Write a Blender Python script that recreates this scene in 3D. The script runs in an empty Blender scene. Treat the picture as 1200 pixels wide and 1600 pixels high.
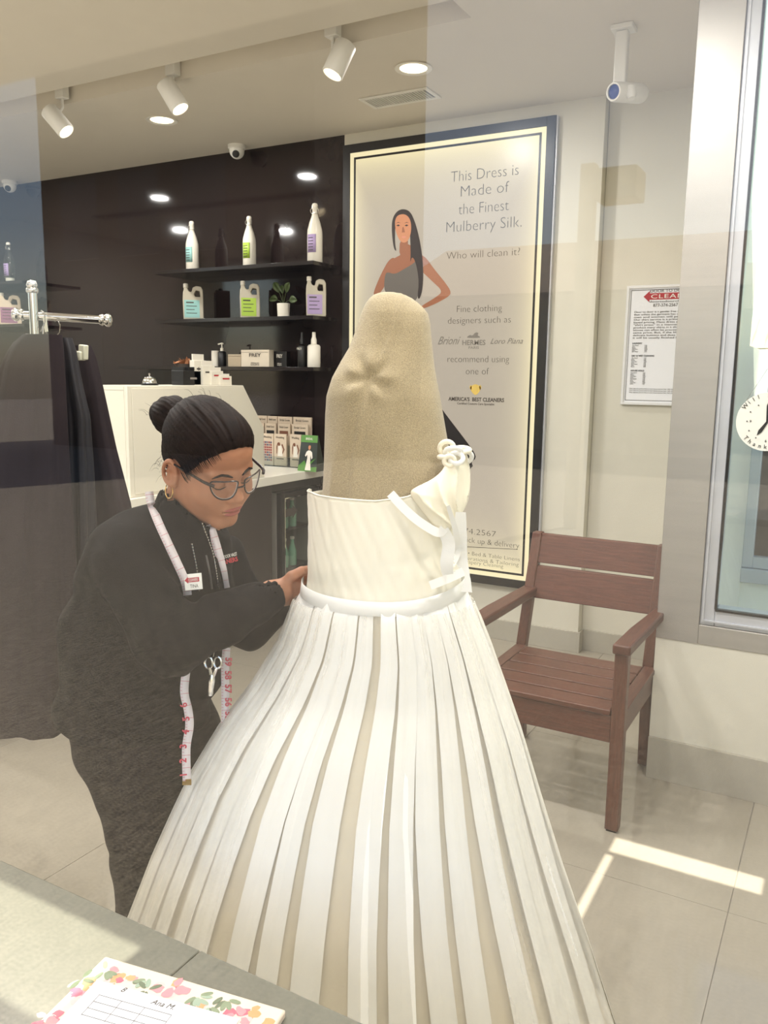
import bpy, bmesh, math, random
import numpy as np
from math import sin, cos, tan, pi, radians, sqrt, atan2
from mathutils import Vector, Matrix
random.seed(7); RNG = np.random.RandomState(7)
sc = bpy.context.scene
COL = sc.collection

# ------------------------------------------------------------------ camera
F = 1295.0; PITCH = radians(9.3); ROLL = radians(-0.76); YAW = radians(29.2)
CAM = np.array([0, 0, 1.5])
FWD = np.array([-sin(YAW)*cos(PITCH), cos(YAW)*cos(PITCH), -sin(PITCH)])
_r = np.array([cos(YAW), sin(YAW), 0.0]); _u = np.cross(_r, FWD)
RGT = _r*cos(ROLL) - _u*sin(ROLL); UPV = _r*sin(ROLL) + _u*cos(ROLL)
cd = bpy.data.cameras.new('camera'); cam = bpy.data.objects.new('camera', cd); COL.objects.link(cam)
cd.sensor_fit = 'VERTICAL'; cd.sensor_height = 36.0; cd.lens = F/1600*36.0; cd.clip_start = 0.02; cd.clip_end = 300
M = Matrix.Identity(4)
for i in range(3):
    M[i][0] = RGT[i]; M[i][1] = UPV[i]; M[i][2] = -FWD[i]; M[i][3] = CAM[i]
cam.matrix_world = M
sc.camera = cam

# ------------------------------------------------------------------ light
sc.view_settings.view_transform = 'Standard'; sc.view_settings.look = 'None'
sc.view_settings.gamma = 1.0; sc.view_settings.use_curve_mapping = False
sc.view_settings.exposure = 0.0
SUN_DIR = Vector((-0.22, 0.68, -0.73)).normalized()      # travel of the light
w = bpy.data.worlds.new('sky'); sc.world = w; w.use_nodes = True
nt = w.node_tree; bg = nt.nodes['Background']
sky = nt.nodes.new('ShaderNodeTexSky'); sky.sky_type = 'NISHITA'; sky.sun_disc = False
sky.sun_elevation = math.asin(-SUN_DIR.z); sky.sun_rotation = radians(180); sky.altitude = 50
sky.air_density = 1.0; sky.dust_density = 1.5; sky.ozone_density = 1.0
nt.links.new(sky.outputs[0], bg.inputs[0]); bg.inputs[1].default_value = 0.34
sl = bpy.data.lights.new('sun', 'SUN'); so = bpy.data.objects.new('sun', sl); COL.objects.link(so)
sl.energy = 15.0; sl.angle = radians(0.2); sl.color = (1.0, 0.93, 0.82)
so.rotation_euler = SUN_DIR.to_track_quat('-Z', 'Y').to_euler(); so.location = (0, -6, 8)

# ------------------------------------------------------------------ helpers
def ray(x, y): return FWD + RGT*((x-600)/F) + UPV*((800-y)/F)
def atd(x, y, d): return CAM + ray(x, y)*d
def aty(x, y, Y): r = ray(x, y); return CAM + r*(Y-CAM[1])/r[1]
def atx(x, y, X): r = ray(x, y); return CAM + r*(X-CAM[0])/r[0]
def atz(x, y, Z): r = ray(x, y); return CAM + r*(Z-CAM[2])/r[2]
def lin(c): return c/12.92 if c <= 0.04045 else ((c+0.055)/1.055)**2.4
def rgb(r, g, b): return (lin(r/255), lin(g/255), lin(b/255), 1.0)

def mat(name, col, rough=0.6, metal=0.0, noise=0.0, nscale=8.0, bump=0.0, bscale=60.0, spec=0.5,
        emit=None, estr=0.0, trans=0.0, stretch=(1, 1, 1), coat=0.0, sheen=0.0, alpha=1.0, col2=None, detail=4.0):
    m = bpy.data.materials.new(name); m.use_nodes = True
    n = m.node_tree.nodes; l = m.node_tree.links; b = n['Principled BSDF']
    b.inputs['Roughness'].default_value = rough; b.inputs['Metallic'].default_value = metal
    b.inputs['Specular IOR Level'].default_value = spec
    b.inputs['Transmission Weight'].default_value = trans
    b.inputs['Coat Weight'].default_value = coat; b.inputs['Coat Roughness'].default_value = 0.05
    b.inputs['Sheen Weight'].default_value = sheen; b.inputs['Alpha'].default_value = alpha
    tc = n.new('ShaderNodeTexCoord'); mp = n.new('ShaderNodeMapping'); l.new(tc.outputs['Object'], mp.inputs[0])
    mp.inputs['Scale'].default_value = stretch
    tx = n.new('ShaderNodeTexNoise'); tx.inputs['Scale'].default_value = nscale; tx.inputs['Detail'].default_value = detail
    l.new(mp.outputs[0], tx.inputs['Vector'])
    mx = n.new('ShaderNodeMix'); mx.data_type = 'RGBA'
    c2 = col2 if col2 else tuple(min(1, c*(1-noise)) for c in col[:3])+(1,)
    c1 = col if col2 else tuple(min(1, c*(1+noise)) for c in col[:3])+(1,)
    mx.inputs[6].default_value = c1; mx.inputs[7].default_value = c2
    if noise or col2:
        cr = n.new('ShaderNodeMapRange'); cr.inputs[1].default_value = 0.3; cr.inputs[2].default_value = 0.7
        l.new(tx.outputs[0], cr.inputs[0]); l.new(cr.outputs[0], mx.inputs[0])
    else: mx.inputs[0].default_value = 0.5
    l.new(mx.outputs[2], b.inputs['Base Color'])
    if bump:
        t2 = n.new('ShaderNodeTexNoise'); t2.inputs['Scale'].default_value = bscale; t2.inputs['Detail'].default_value = 3
        l.new(mp.outputs[0], t2.inputs['Vector'])
        bp = n.new('ShaderNodeBump'); bp.inputs['Strength'].default_value = bump; bp.inputs['Distance'].default_value = 0.004
        l.new(t2.outputs[0], bp.inputs['Height']); l.new(bp.outputs[0], b.inputs['Normal'])
    if emit: b.inputs['Emission Color'].default_value = emit; b.inputs['Emission Strength'].default_value = estr
    return m

def glassmat(name, tint=(1, 1, 1, 1), r0=0.045, rough=0.0):
    m = bpy.data.materials.new(name); m.use_nodes = True
    n = m.node_tree.nodes; l = m.node_tree.links; n.remove(n['Principled BSDF']); out = n['Material Output']
    g = n.new('ShaderNodeNewGeometry'); d = n.new('ShaderNodeVectorMath'); d.operation = 'DOT_PRODUCT'
    l.new(g.outputs['Incoming'], d.inputs[0]); l.new(g.outputs['Normal'], d.inputs[1])
    a = n.new('ShaderNodeMath'); a.operation = 'ABSOLUTE'; l.new(d.outputs['Value'], a.inputs[0])
    s = n.new('ShaderNodeMath'); s.operation = 'SUBTRACT'; s.inputs[0].default_value = 1.0; l.new(a.outputs[0], s.inputs[1])
    p = n.new('ShaderNodeMath'); p.operation = 'POWER'; p.inputs[1].default_value = 5; l.new(s.outputs[0], p.inputs[0])
    q = n.new('ShaderNodeMath'); q.operation = 'MULTIPLY_ADD'; q.inputs[1].default_value = 1-r0; q.inputs[2].default_value = r0
    l.new(p.outputs[0], q.inputs[0])
    t = n.new('ShaderNodeBsdfTransparent'); t.inputs[0].default_value = tint
    gl = n.new('ShaderNodeBsdfGlossy'); gl.inputs['Roughness'].default_value = rough
    mx = n.new('ShaderNodeMixShader'); l.new(q.outputs[0], mx.inputs[0]); l.new(t.outputs[0], mx.inputs[1]); l.new(gl.outputs[0], mx.inputs[2])
    l.new(mx.outputs[0], out.inputs[0]); return m

class MB:
    def __init__(s): s.v = []; s.f = []; s.mi = []; s.cur = 0
    def add(s, vs, fs):
        o = len(s.v); s.v += [tuple(map(float, p)) for p in vs]
        for f in fs: s.f.append(tuple(i+o for i in f)); s.mi.append(s.cur)
        return s
    def box(s, lo, hi, R=None, c=None):
        vs = [(x, y, z) for z in (lo[2], hi[2]) for y in (lo[1], hi[1]) for x in (lo[0], hi[0])]
        if R is not None:
            vs = [Vector(R @ Vector(v)) + Vector(c if c is not None else (0, 0, 0)) for v in vs]
        return s.add(vs, [(0, 2, 3, 1), (4, 5, 7, 6), (0, 1, 5, 4), (2, 6, 7, 3), (0, 4, 6, 2), (1, 3, 7, 5)])
    def prism(s, poly, vec):
        n = len(poly); a = [Vector(p) for p in poly]; b = [p+Vector(vec) for p in a]
        s.add(a+b, [tuple(range(n))[::-1], tuple(range(n, 2*n))]+[(i, (i+1) % n, n+(i+1) % n, n+i) for i in range(n)]); return s
    def tube(s, pts, rad, n=10, cap=True, closed=False):
        P = [Vector(p) for p in pts]; m = len(P); R = rad if hasattr(rad, '__len__') else [rad]*m
        t0 = (P[1]-P[0]).normalized(); up = Vector((0, 0, 1)) if abs(t0.z) < .9 else Vector((1, 0, 0))
        nrm = (up - t0*up.dot(t0)).normalized(); vs = []
        for i in range(m):
            a = P[i-1] if (i > 0 or closed) else P[i]; b = P[(i+1) % m] if (i < m-1 or closed) else P[i]
            t = (b-a).normalized(); nrm = (nrm - t*nrm.dot(t)).normalized(); bi = t.cross(nrm)
            for k in range(n):
                an = 2*pi*k/n; vs.append(P[i] + (nrm*cos(an)+bi*sin(an))*R[i])
        fs = []
        for i in range(m if closed else m-1):
            for k in range(n):
                j = (i+1) % m; fs.append((i*n+k, i*n+(k+1) % n, j*n+(k+1) % n, j*n+k))
        if cap and not closed: fs += [tuple(range(n))[::-1], tuple((m-1)*n+k for k in range(n))]
        return s.add(vs, fs)
    def lathe(s, prof, c=(0, 0, 0), n=24, axis=None, sx=1, sy=1, cap=True):
        Q = Vector((0, 0, 1)).rotation_difference(Vector(axis)).to_matrix() if axis is not None else Matrix.Identity(3)
        vs = []; fs = []
        for (r, z) in prof:
            for k in range(n):
                a = 2*pi*k/n; vs.append(Q @ Vector((r*cos(a)*sx, r*sin(a)*sy, z)) + Vector(c))
        for i in range(len(prof)-1):
            for k in range(n): fs.append((i*n+k, i*n+(k+1) % n, (i+1)*n+(k+1) % n, (i+1)*n+k))
        if cap: fs += [tuple(range(n))[::-1], tuple((len(prof)-1)*n+k for k in range(n))]
        return s.add(vs, fs)
    def strip(s, A, B, th=None):
        n = len(A); vs = []
        for a, b in zip(A, B): vs += [a, b]
        return s.add(vs, [(2*i, 2*i+1, 2*i+3, 2*i+2) for i in range(n-1)])
    def build(s, name, m, parent=None, smooth=True, bevel=0, seg=2, ang=35, solid=0, sub=0):
        me = bpy.data.meshes.new(name); me.from_pydata(s.v, [], s.f); me.update()
        ms = m if isinstance(m, (list, tuple)) else [m]
        for x in ms: me.materials.append(x)
        if len(ms) > 1: me.polygons.foreach_set('material_index', s.mi)
        if smooth:
            me.shade_smooth(); me.set_sharp_from_angle(angle=radians(ang))
        o = bpy.data.objects.new(name, me); COL.objects.link(o)
        if parent: o.parent = parent
        if solid:
            md = o.modifiers.new('t', 'SOLIDIFY'); md.thickness = solid; md.offset = 0
        if sub:
            md = o.modifiers.new('s', 'SUBSURF'); md.levels = md.render_levels = sub
        if bevel:
            md = o.modifiers.new('b', 'BEVEL'); md.width = bevel; md.segments = seg; md.limit_method = 'ANGLE'
        return o

def empty(name, loc=(0, 0, 0), parent=None):
    o = bpy.data.objects.new(name, None); COL.objects.link(o); o.location = loc; o.empty_display_size = 0.05
    if parent: o.parent = parent
    return o
def tag(o, label=None, cat=None, group=None, kind=None):
    if label: o['label'] = label
    if cat: o['category'] = cat
    if group: o['group'] = group
    if kind: o['kind'] = kind
    return o
def thing(name, label, cat, group=None, loc=(0, 0, 0)):
    return tag(empty(name, loc), label, cat, group)
def copy_tree(o, parent=None):
    c = o.copy(); COL.objects.link(c)
    if parent: c.parent = parent
    for ch in list(o.children): copy_tree(ch, c)
    return c

def text(name, body, size, M4, m, parent=None, width=None, off=0.0, ex=0.0004, shear=0.0, align='CENTER', sx=1.0, label=None, sp=1.0, flat=False):
    cu = bpy.data.curves.new('c', 'FONT'); cu.body = body; cu.size = size; cu.offset = off; cu.shear = shear
    cu.align_x = align; cu.extrude = ex; cu.resolution_u = 3; cu.space_character = sp
    o = bpy.data.objects.new('c', cu); COL.objects.link(o)
    dg = bpy.context.evaluated_depsgraph_get(); me = bpy.data.meshes.new_from_object(o.evaluated_get(dg))
    bpy.data.objects.remove(o)
    xs = [v.co.x for v in me.vertices]; wd = max(xs)-min(xs) if xs else 1
    k = width/wd if width else sx
    me.transform(Matrix.Diagonal((k, 1, 1, 1))); me.transform(M4)
    me.materials.clear(); me.materials.append(m)
    q = bpy.data.objects.new(name, me); COL.objects.link(q)
    if parent: q.parent = parent
    if label: q['label'] = label
    return q
def frame4(o, x, z):     # matrix with origin, text x axis and normal
    x = Vector(x).normalized(); z = Vector(z).normalized(); y = z.cross(x).normalized(); x = y.cross(z)
    m = Matrix.Identity(4)
    for i in range(3): m[i][0] = x[i]; m[i][1] = y[i]; m[i][2] = z[i]; m[i][3] = o[i]
    return m

# ---- signed distance modelling
def nrmv(v): v = np.asarray(v, float); return v/np.linalg.norm(v)
def sd_cone(P, a, b, ra, rb):
    a = np.asarray(a, float); b = np.asarray(b, float); d = b-a; L = d@d
    t = np.clip(((P-a)@d)/L, 0, 1); return np.linalg.norm(P-a-t[:, None]*d, axis=1) - (ra+(rb-ra)*t)
def sd_ell(P, c, r, R=None):
    q = P-np.asarray(c, float)
    if R is not None: q = q@R
    r = np.asarray(r, float); k0 = np.linalg.norm(q/r, axis=1); k1 = np.linalg.norm(q/(r*r), axis=1)+1e-9
    return k0*(k0-1)/k1
def smin(a, b, k): h = np.clip(0.5+0.5*(b-a)/k, 0, 1); return b+(a-b)*h-k*h*(1-h)
def smax(a, b, k): return -smin(-a, -b, k)
def sdf_mesh(f, lo, hi, h):
    lo = np.array(lo, float); hi = np.array(hi, float); n = np.ceil((hi-lo)/h).astype(int)+1
    xs = [lo[i]+h*np.arange(n[i]) for i in range(3)]
    G = np.stack(np.meshgrid(*xs, indexing='ij'), -1).reshape(-1, 3)
    V = np.empty(len(G))
    for i in range(0, len(G), 200000): V[i:i+200000] = f(G[i:i+200000])
    V = V.reshape(n)
    neg = V < 0
    c = np.zeros(n-1, int)
    for dx in (0, 1):
        for dy in (0, 1):
            for dz in (0, 1): c += neg[dx:n[0]-1+dx, dy:n[1]-1+dy, dz:n[2]-1+dz]
    act = (c > 0) & (c < 8); idx = -np.ones(n-1, int); idx[act] = np.arange(act.sum())
    cells = np.argwhere(act); pts = lo + (cells+0.5)*h
    for it in range(3):
        e = h*0.3; g = np.stack([(f(pts+np.eye(3)[i]*e)-f(pts-np.eye(3)[i]*e))/(2*e) for i in range(3)], 1)
        gl = (g*g).sum(1)+1e-6; st = (f(pts)/gl)[:, None]*g
        ln = np.linalg.norm(st, axis=1, keepdims=True); st *= np.minimum(1, 0.6*h/(ln+1e-9)); pts = pts-st
    faces = []
    for ax in range(3):
        o1, o2 = (ax+1) % 3, (ax+2) % 3
        s0 = [slice(None)]*3; s1 = [slice(None)]*3; s0[ax] = slice(0, n[ax]-1); s1[ax] = slice(1, n[ax])
        a, b = neg[tuple(s0)], neg[tuple(s1)]
        E = np.argwhere(a != b); flip = a[tuple(E.T)]
        ok = (E[:, o1] > 0) & (E[:, o2] > 0) & (E[:, o1] < n[o1]-1) & (E[:, o2] < n[o2]-1); E = E[ok]; flip = flip[ok]
        q = []
        for (d1, d2) in ((1, 1), (0, 1), (0, 0), (1, 0)):
            k = E.copy(); k[:, o1] -= d1; k[:, o2] -= d2; q.append(idx[tuple(k.T)])
        q = np.stack(q, 1); q[~flip] = q[~flip][:, ::-1]; faces.append(q)
    return pts, np.concatenate(faces)
def mesh_obj(name, parts, m, parent=None):
    vs = np.concatenate([p for p, _ in parts]); off = 0; fs = []
    for p, f in parts: fs.append(f+off); off += len(p)
    fs = np.concatenate(fs)
    me = bpy.data.meshes.new(name); me.from_pydata(vs.tolist(), [], fs.tolist()); me.update(); me.shade_smooth()
    me.materials.append(m); o = bpy.data.objects.new(name, me); COL.objects.link(o)
    if parent: o.parent = parent
    return o

# ------------------------------------------------------------------ materials
m_wall = mat('cream_paint', rgb(212, 208, 194), 0.55, noise=0.02, bump=0.05, bscale=200)
m_ceil = mat('ceiling_paint', rgb(215, 208, 195), 0.7, noise=0.015)
m_white = mat('white_paint', rgb(238, 236, 228), 0.4)
m_dark = mat('dark_gloss_panel', rgb(38, 30, 30), 0.06, noise=0.15, nscale=2, spec=0.5)
m_darkmatt = mat('dark_laminate', rgb(46, 38, 37), 0.35, noise=0.1)
m_tile = mat('polished_porcelain', rgb(158, 151, 137), 0.07, noise=0.035, nscale=3, spec=0.6)
m_grout = mat('grout', rgb(160, 155, 145), 0.8)
m_base = mat('baseboard_tile', rgb(172, 167, 154), 0.2, noise=0.02)
m_alu = mat('brushed_aluminium', rgb(178, 174, 168), 0.38, metal=0.55, noise=0.04, nscale=3, stretch=(1, 1, 12))
m_alu2 = mat('window_frame_aluminium', rgb(196, 198, 204), 0.35, metal=0.35, noise=0.04)
m_ledge = mat('grey_quartz', rgb(108, 108, 97), 0.3, noise=0.04, nscale=15, bump=0.02)
m_wood = mat('reddish_hardwood', rgb(104, 62, 44), 0.42, noise=0.28, nscale=9, stretch=(1.5, 1.5, 1.5), bump=0.08, bscale=90)
m_woodx = mat('reddish_hardwood_x', rgb(92, 54, 40), 0.42, noise=0.22, nscale=22, stretch=(0.5, 6, 6), bump=0.08, bscale=50)
m_woodz = mat('reddish_hardwood_z', rgb(92, 56, 41), 0.42, noise=0.22, nscale=22, stretch=(6, 6, 0.5), bump=0.08, bscale=50)
m_woody = mat('reddish_hardwood_y', rgb(86, 52, 40), 0.42, noise=0.22, nscale=22, stretch=(6, 0.5, 6), bump=0.08, bscale=50)
m_black = mat('black_satin', rgb(22, 20, 20), 0.35)
m_chrome = mat('chrome', rgb(210, 208, 205), 0.12, metal=1.0)
m_gold = mat('gold_metal', rgb(214, 180, 120), 0.22, metal=1.0)
m_counter = mat('white_counter', rgb(228, 224, 212), 0.25)
m_panel = mat('cream_panel', rgb(222, 216, 200), 0.35)
m_glass = glassmat('shop_glass', (0.985, 0.99, 0.985, 1), r0=0.03)
m_green = glassmat('green_glass', (0.90, 0.96, 0.94, 1), r0=0.04)
m_clear = glassmat('clear_glass', (0.9, 0.93, 0.92, 1), r0=0.08)
m_print = mat('dark_print', rgb(70, 64, 58), 0.6)
m_asph = mat('asphalt', rgb(196, 184, 164), 0.9, col2=rgb(66, 60, 54), nscale=85, bump=0.4, bscale=250, detail=12)

# ------------------------------------------------------------------ structure
YB = 4.389; YN = 3.10; XN = -0.563; ZC = 2.9; YG = 0.45; XL = -7.0; XR = 1.0
def struct(name, mb, m, **k):
    o = mb.build(name, m, **k); o['kind'] = 'structure'; return o
fl = struct('floor', MB().box((XL, YG, -0.06), (XR, 4.75, -0.004)), m_grout, smooth=False)
tile_me = {}
xs = [-0.18+0.9*i for i in range(-8, 3)]; ys = [0.57+0.9*i for i in range(0, 6)]
for x0 in xs:
    for y0 in ys:
        a, b = max(x0, XL)+.0012, min(x0+.9, XR)-.0012; c, d = max(y0, YG+.35), min(y0+.9, 4.75)-.0012
        if b-a < .05 or d-c < .05: continue
        key = (round(b-a, 3), round(d-c, 3))
        if key not in tile_me:
            t = MB().box((0, 0, -0.004), (b-a, d-c, 0)).build('tile', m_tile, parent=fl, smooth=False); tile_me[key] = t.data; t.location = (a, c, 0)
        else:
            t = bpy.data.objects.new('tile', tile_me[key]); COL.objects.link(t); t.parent = fl; t.location = (a, c, 0)
# ceiling with a sunk slot for the spotlights
S0, S1, SX0, SX1 = 3.07, 3.245, -6.2, -1.45
cb = MB().box((XL, YG-.05, ZC), (XR, S0, ZC+.25)).box((XL, S1, ZC), (XN+.1, 4.75, ZC+.25)).box((SX1, S0, ZC), (XR, S1, ZC+.25))
cb.box((XL, S0, ZC), (SX0, S1, ZC+.25)).box((SX0, S0, ZC+.09), (SX1, S1, ZC+.25))
struct('ceiling', cb, m_ceil, smooth=False)
struct('wall_back', MB().box((-2.752, YB, 0), (-1.213, YB+.3, ZC)), m_wall, smooth=False)
struct('wall_back_panelled', MB().box((XL, YB+.004, 0), (-2.754, YB+.3, ZC)), m_dark, smooth=False)
struct('wall_back_recessed', MB().box((-1.211, YB+.07, 0), (XN+.02, YB+.3, ZC)), m_wall, smooth=False)
struct('wall_left', MB().box((XL-.1, YG, 0), (XL, 4.75, ZC)), m_wall, smooth=False)
struct('wall_right', MB().box((XR, YG, 0), (XR+.1, YN, ZC)), m_wall, smooth=False)
struct('wall_front', MB().box((XL, YG-.07, 0), (XR, .80, .63)), m_wall, smooth=False)
struct('baseboard_back', MB().box((-2.75, YB-.012, 0), (-1.213, YB, .117)).box((-1.213, YB-.012, 0), (-1.2, YB+.07, .117)).box((-1.2, YB+.058, 0), (XN+.02, YB+.07, .117)), m_base, bevel=.001)
# right wall holding the side window
WX0 = -0.415; WZ0, WZ1 = 0.66, 3.2; AX = -0.405
struct('wall_side_window', MB().box((XN, YN, 0), (XR, YN+.14, .553)), m_wall, smooth=False)
struct('wall_side_return', MB().box((XN+.02, YN+.14, 0), (XN+.1, YB+.07, ZC)), m_wall, smooth=False)
struct('wall_side_low', MB().box((XN+.02, YB+.07, 0), (XN+.1, 5.0, 1.67)), m_wall, smooth=False)
struct('baseboard_right', MB().box((XN, YN-.012, 0), (XR, YN, .163)), m_base, bevel=.001)
win = tag(empty('window_1', (0, 0, 0)), kind='structure')
MB().box((XN, YN-.004, .553), (WX0, YN+.14, ZC)).build('side_panel', m_alu, win, bevel=.002)
MB().box((WX0, YN-.004, .553), (XR, YN+.14, .625)).build('sill_panel', m_alu, win, bevel=.002)
f = MB(); f.box((WX0, YN+.004, .625), (WX0+.05, YN+.1, ZC)).box((WX0+.05, YN+.004, .625), (XR, YN+.1, .685))
f.build('window_frame', m_alu2, win, bevel=.004)
f = MB(); f.box((WX0+.008, YN-.006, .64), (WX0+.014, YN+.01, ZC)).box((WX0+.014, YN-.006, .64), (XR, YN+.01, .645))
f.build('outer_bead', m_alu2, win)
f = MB(); f.box((WX0+.048, YN-.002, .69), (WX0+.056, YN+.02, ZC)).box((WX0+.05, YN-.002, .682), (XR, YN+.02, .69))
f.build('gasket', m_black, win)
MB().box((WX0+.05, YN+.03, .685), (XR, YN+.042, ZC)).build('pane', m_green, win, smooth=False)

# shop front glass and the stone ledge behind it
gl = tag(empty('window_2'), kind='structure')
MB().box((-3.2, YG, .67), (XR, YG+.008, ZC)).build('pane', m_glass, gl, smooth=False)
MB().box((XL, YG, .67), (-3.26, YG+.008, ZC)).build('pane', m_glass, gl, smooth=False)
f = MB().box((-3.26, YG-.04, .67), (-3.2, YG+.05, ZC)).box((XR-.05, YG-.04, .67), (XR, YG+.05, ZC)).box((XL, YG-.04, ZC-.06), (XR, YG+.05, ZC)); f.build('window_frame', m_alu2, gl, bevel=.003)
lg = tag(empty('window_ledge'), kind='structure')
for a, b in ((-3.6, -2.17), (-2.168, -.7595), (-.7575, .9)):
    MB().box((a, YG-.09, .63), (b, .825, .67)).build('stone_slab', m_ledge, lg, bevel=.002)

# ------------------------------------------------------------------ outside the front: seen only mirrored in the glass
struct('pavement', MB().box((-40, -40, -.3), (30, YG-.08, -.02)), m_asph, smooth=False)
def slot(x0, x1, y0, y1, z):          # opening in the canopy that lets the sun reach this rectangle
    k = (3.0-z)/SUN_DIR.z
    return (x0+SUN_DIR.x*k, x1+SUN_DIR.x*k, y0+SUN_DIR.y*k, y1+SUN_DIR.y*k)
holes = [slot(-.555, -.10, 2.49, 2.60, 0), slot(-.560, -.530, 2.10, 2.485, 0), slot(-3.5, -.83, .60, .785, .67)]
cx = sorted({-8, 2.5, *[h for q in holes for h in q[:2]]}); cy = sorted({-2.2, YG-.05, *[h for q in holes for h in q[2:]]})
cm = MB()
for i in range(len(cx)-1):
    for j in range(len(cy)-1):
        mx_, my_ = (cx[i]+cx[i+1])/2, (cy[j]+cy[j+1])/2
        if any(q[0] < mx_ < q[1] and q[2] < my_ < q[3] for q in holes): continue
        cm.box((cx[i], cy[j], 3.0), (cx[i+1], cy[j+1], 3.02))
struct('sun_mask_canopy', cm, m_white, smooth=False)  # unseen canopy, added so its slots shape the sun patches on floor and ledge
def mir(p): return np.array([p[0], 2*YG-p[1], p[2]])
m_stucco = mat('beige_stucco', rgb(222, 205, 170), 0.8, noise=0.05)
m_rooft = mat('roof_clay', rgb(190, 160, 130), 0.8, noise=0.15, nscale=5)
m_leafd = mat('tree_foliage', rgb(48, 52, 34), 0.8, noise=0.4, nscale=5)
m_bark = mat('bark', rgb(80, 64, 50), 0.9)
# low building across the street
bl = thing('building', 'low beige stucco building with a clay roof, reflected in the shop glass', 'building')
a = mir(atd(640, 380, 18.5)); b = mir(atd(1600, 420, 15)); zt = a[2]+.0
yb = a[1]
MB().box((a[0], yb-6, 0), (a[0]+18, yb, 3.3)).build('wall', m_stucco, bl, smooth=False)
MB().prism([(a[0]-.5, yb+.6, 3.2), (a[0]-.5, yb-3, 4.7), (a[0]-.5, yb-6.6, 3.2)], (19, 0, 0)).build('roof', m_rooft, bl, smooth=False)
# street lamp
p0 = mir(atd(921, 262, 8)); p1 = mir(atd(968, 292, 8))
st = thing('street_lamp', 'square beige street lamp on a square post, reflected at upper right of the glass', 'street lamp')
MB().box((p0[0]-.07, p0[1]-.07, -.02), (p0[0]+.07, p0[1]+.07, p0[2]+.03)).build('post', m_stucco, st, bevel=.006)
MB().box((p1[0]-.2, p1[1]-.2, p1[2]-.13), (p1[0]+.2, p1[1]+.2, p1[2]+.15)).build('lamp_head', m_stucco, st, bevel=.008)
MB().box((p0[0]-.04, p0[1]-.04, p1[2]-.05), (p1[0], p1[1]+.04, p1[2]+.05)).build('arm', m_stucco, st)
# dark block added across the street to keep sky out of the left reflection
ob = thing('sky_blocker_building', 'tall dark brown building added to block the sky mirrored in the left half of the shop glass', 'building')
a = mir(atd(70, 420, 13)); b = mir(atd(655, 420, 13)); x0_, x1_ = min(a[0], b[0]), max(a[0], b[0]); yo = -11.0
a = mir(aty(70, 420, 2*YG-yo)); b = mir(aty(660, 420, 2*YG-yo+4)); x0_, x1_ = a[0], b[0]
MB().box((x0_, yo-4, -.02), (x1_, yo, 9.6)).build('facade', mat('dark_brick', rgb(58, 48, 42), .9, noise=.2, nscale=3), ob, smooth=False)
wme = None; m_wd = mat('dark_window', rgb(22, 24, 28), .3)
for i in range(int((x1_-x0_-.8)/1.6)):
    for k in range(2):
        if wme is None: wme = MB().box((0, 0, 0), (1.0, .04, 1.5)).build('window', m_wd, ob); o = wme
        else: o = bpy.data.objects.new('window', wme.data); COL.objects.link(o); o.parent = ob
        o.location = (x0_+.6+i*1.6, yo, 1.0+2.7*k)

# ------------------------------------------------------------------ beyond the side window
struct('yard_floor', MB().box((XN, YN+.14, -.05), (9, 22, -.005)), mat('pale_concrete', rgb(205, 205, 198), .7, noise=.04), smooth=False)
dr = tag(empty('door_1'), kind='structure')
MB().box((-.463, 4.95, .47), (-.408, 5.1, 1.67)).box((1.1, 4.95, .47), (1.2, 5.1, 1.67)).box((-.408, 4.95, .47), (1.1, 5.1, .535)).box((-.463, 4.92, .39), (1.2, 5.1, .468)).build('door_frame', m_alu2, dr, bevel=.003)
MB().box((-.408, 5.0, .535), (1.1, 5.05, 1.67)).build('door_panel', mat('brown_panel', rgb(92, 74, 66), .5, noise=.2, nscale=6, stretch=(1, 1, .3)), dr)
MB().box((-.463, 4.97, 0), (1.2, 5.08, .389)).build('kick_plate', m_white, dr)
hb = thing('roof_reflection_house', 'building with pale terracotta tiled roof added behind the green side window to stand for a reflection in its pane', 'building')  # stands beyond the pane in place of a tiled roof reflected in it
q = aty(1150, 545, 12.0)
MB().box((-1.2, 12.2, 0), (9, 16, q[2]+.05)).build('wall', m_stucco, hb, smooth=False)
MB().box((-1.4, 13.2, 2.3), (8, 12.6, 6.5)).build('reflection_backdrop', mat('green_grey_reflection', rgb(150, 160, 150), .8), hb, smooth=False)  # backdrop coloured like the green-grey reflection in the pane above the roof
me0 = None; z0 = q[2]
m_rt = mat('pale_roof_tile', rgb(190, 175, 150), .8, noise=.15, nscale=4)
for i in range(30):
    x = -1.3+i*.16
    if me0 is None:
        pr = [(0.085*cos(t), 0, 0.06*sin(t)) for t in np.linspace(0, pi, 7)]
        me0 = MB().prism(pr, (0, 1.3, .62)).build('roof_tile', m_rt, hb); me0.location = (x, 11.8, z0)
    else:
        t = bpy.data.objects.new('roof_tile', me0.data); COL.objects.link(t); t.parent = hb; t.location = (x, 11.8, z0)

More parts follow.
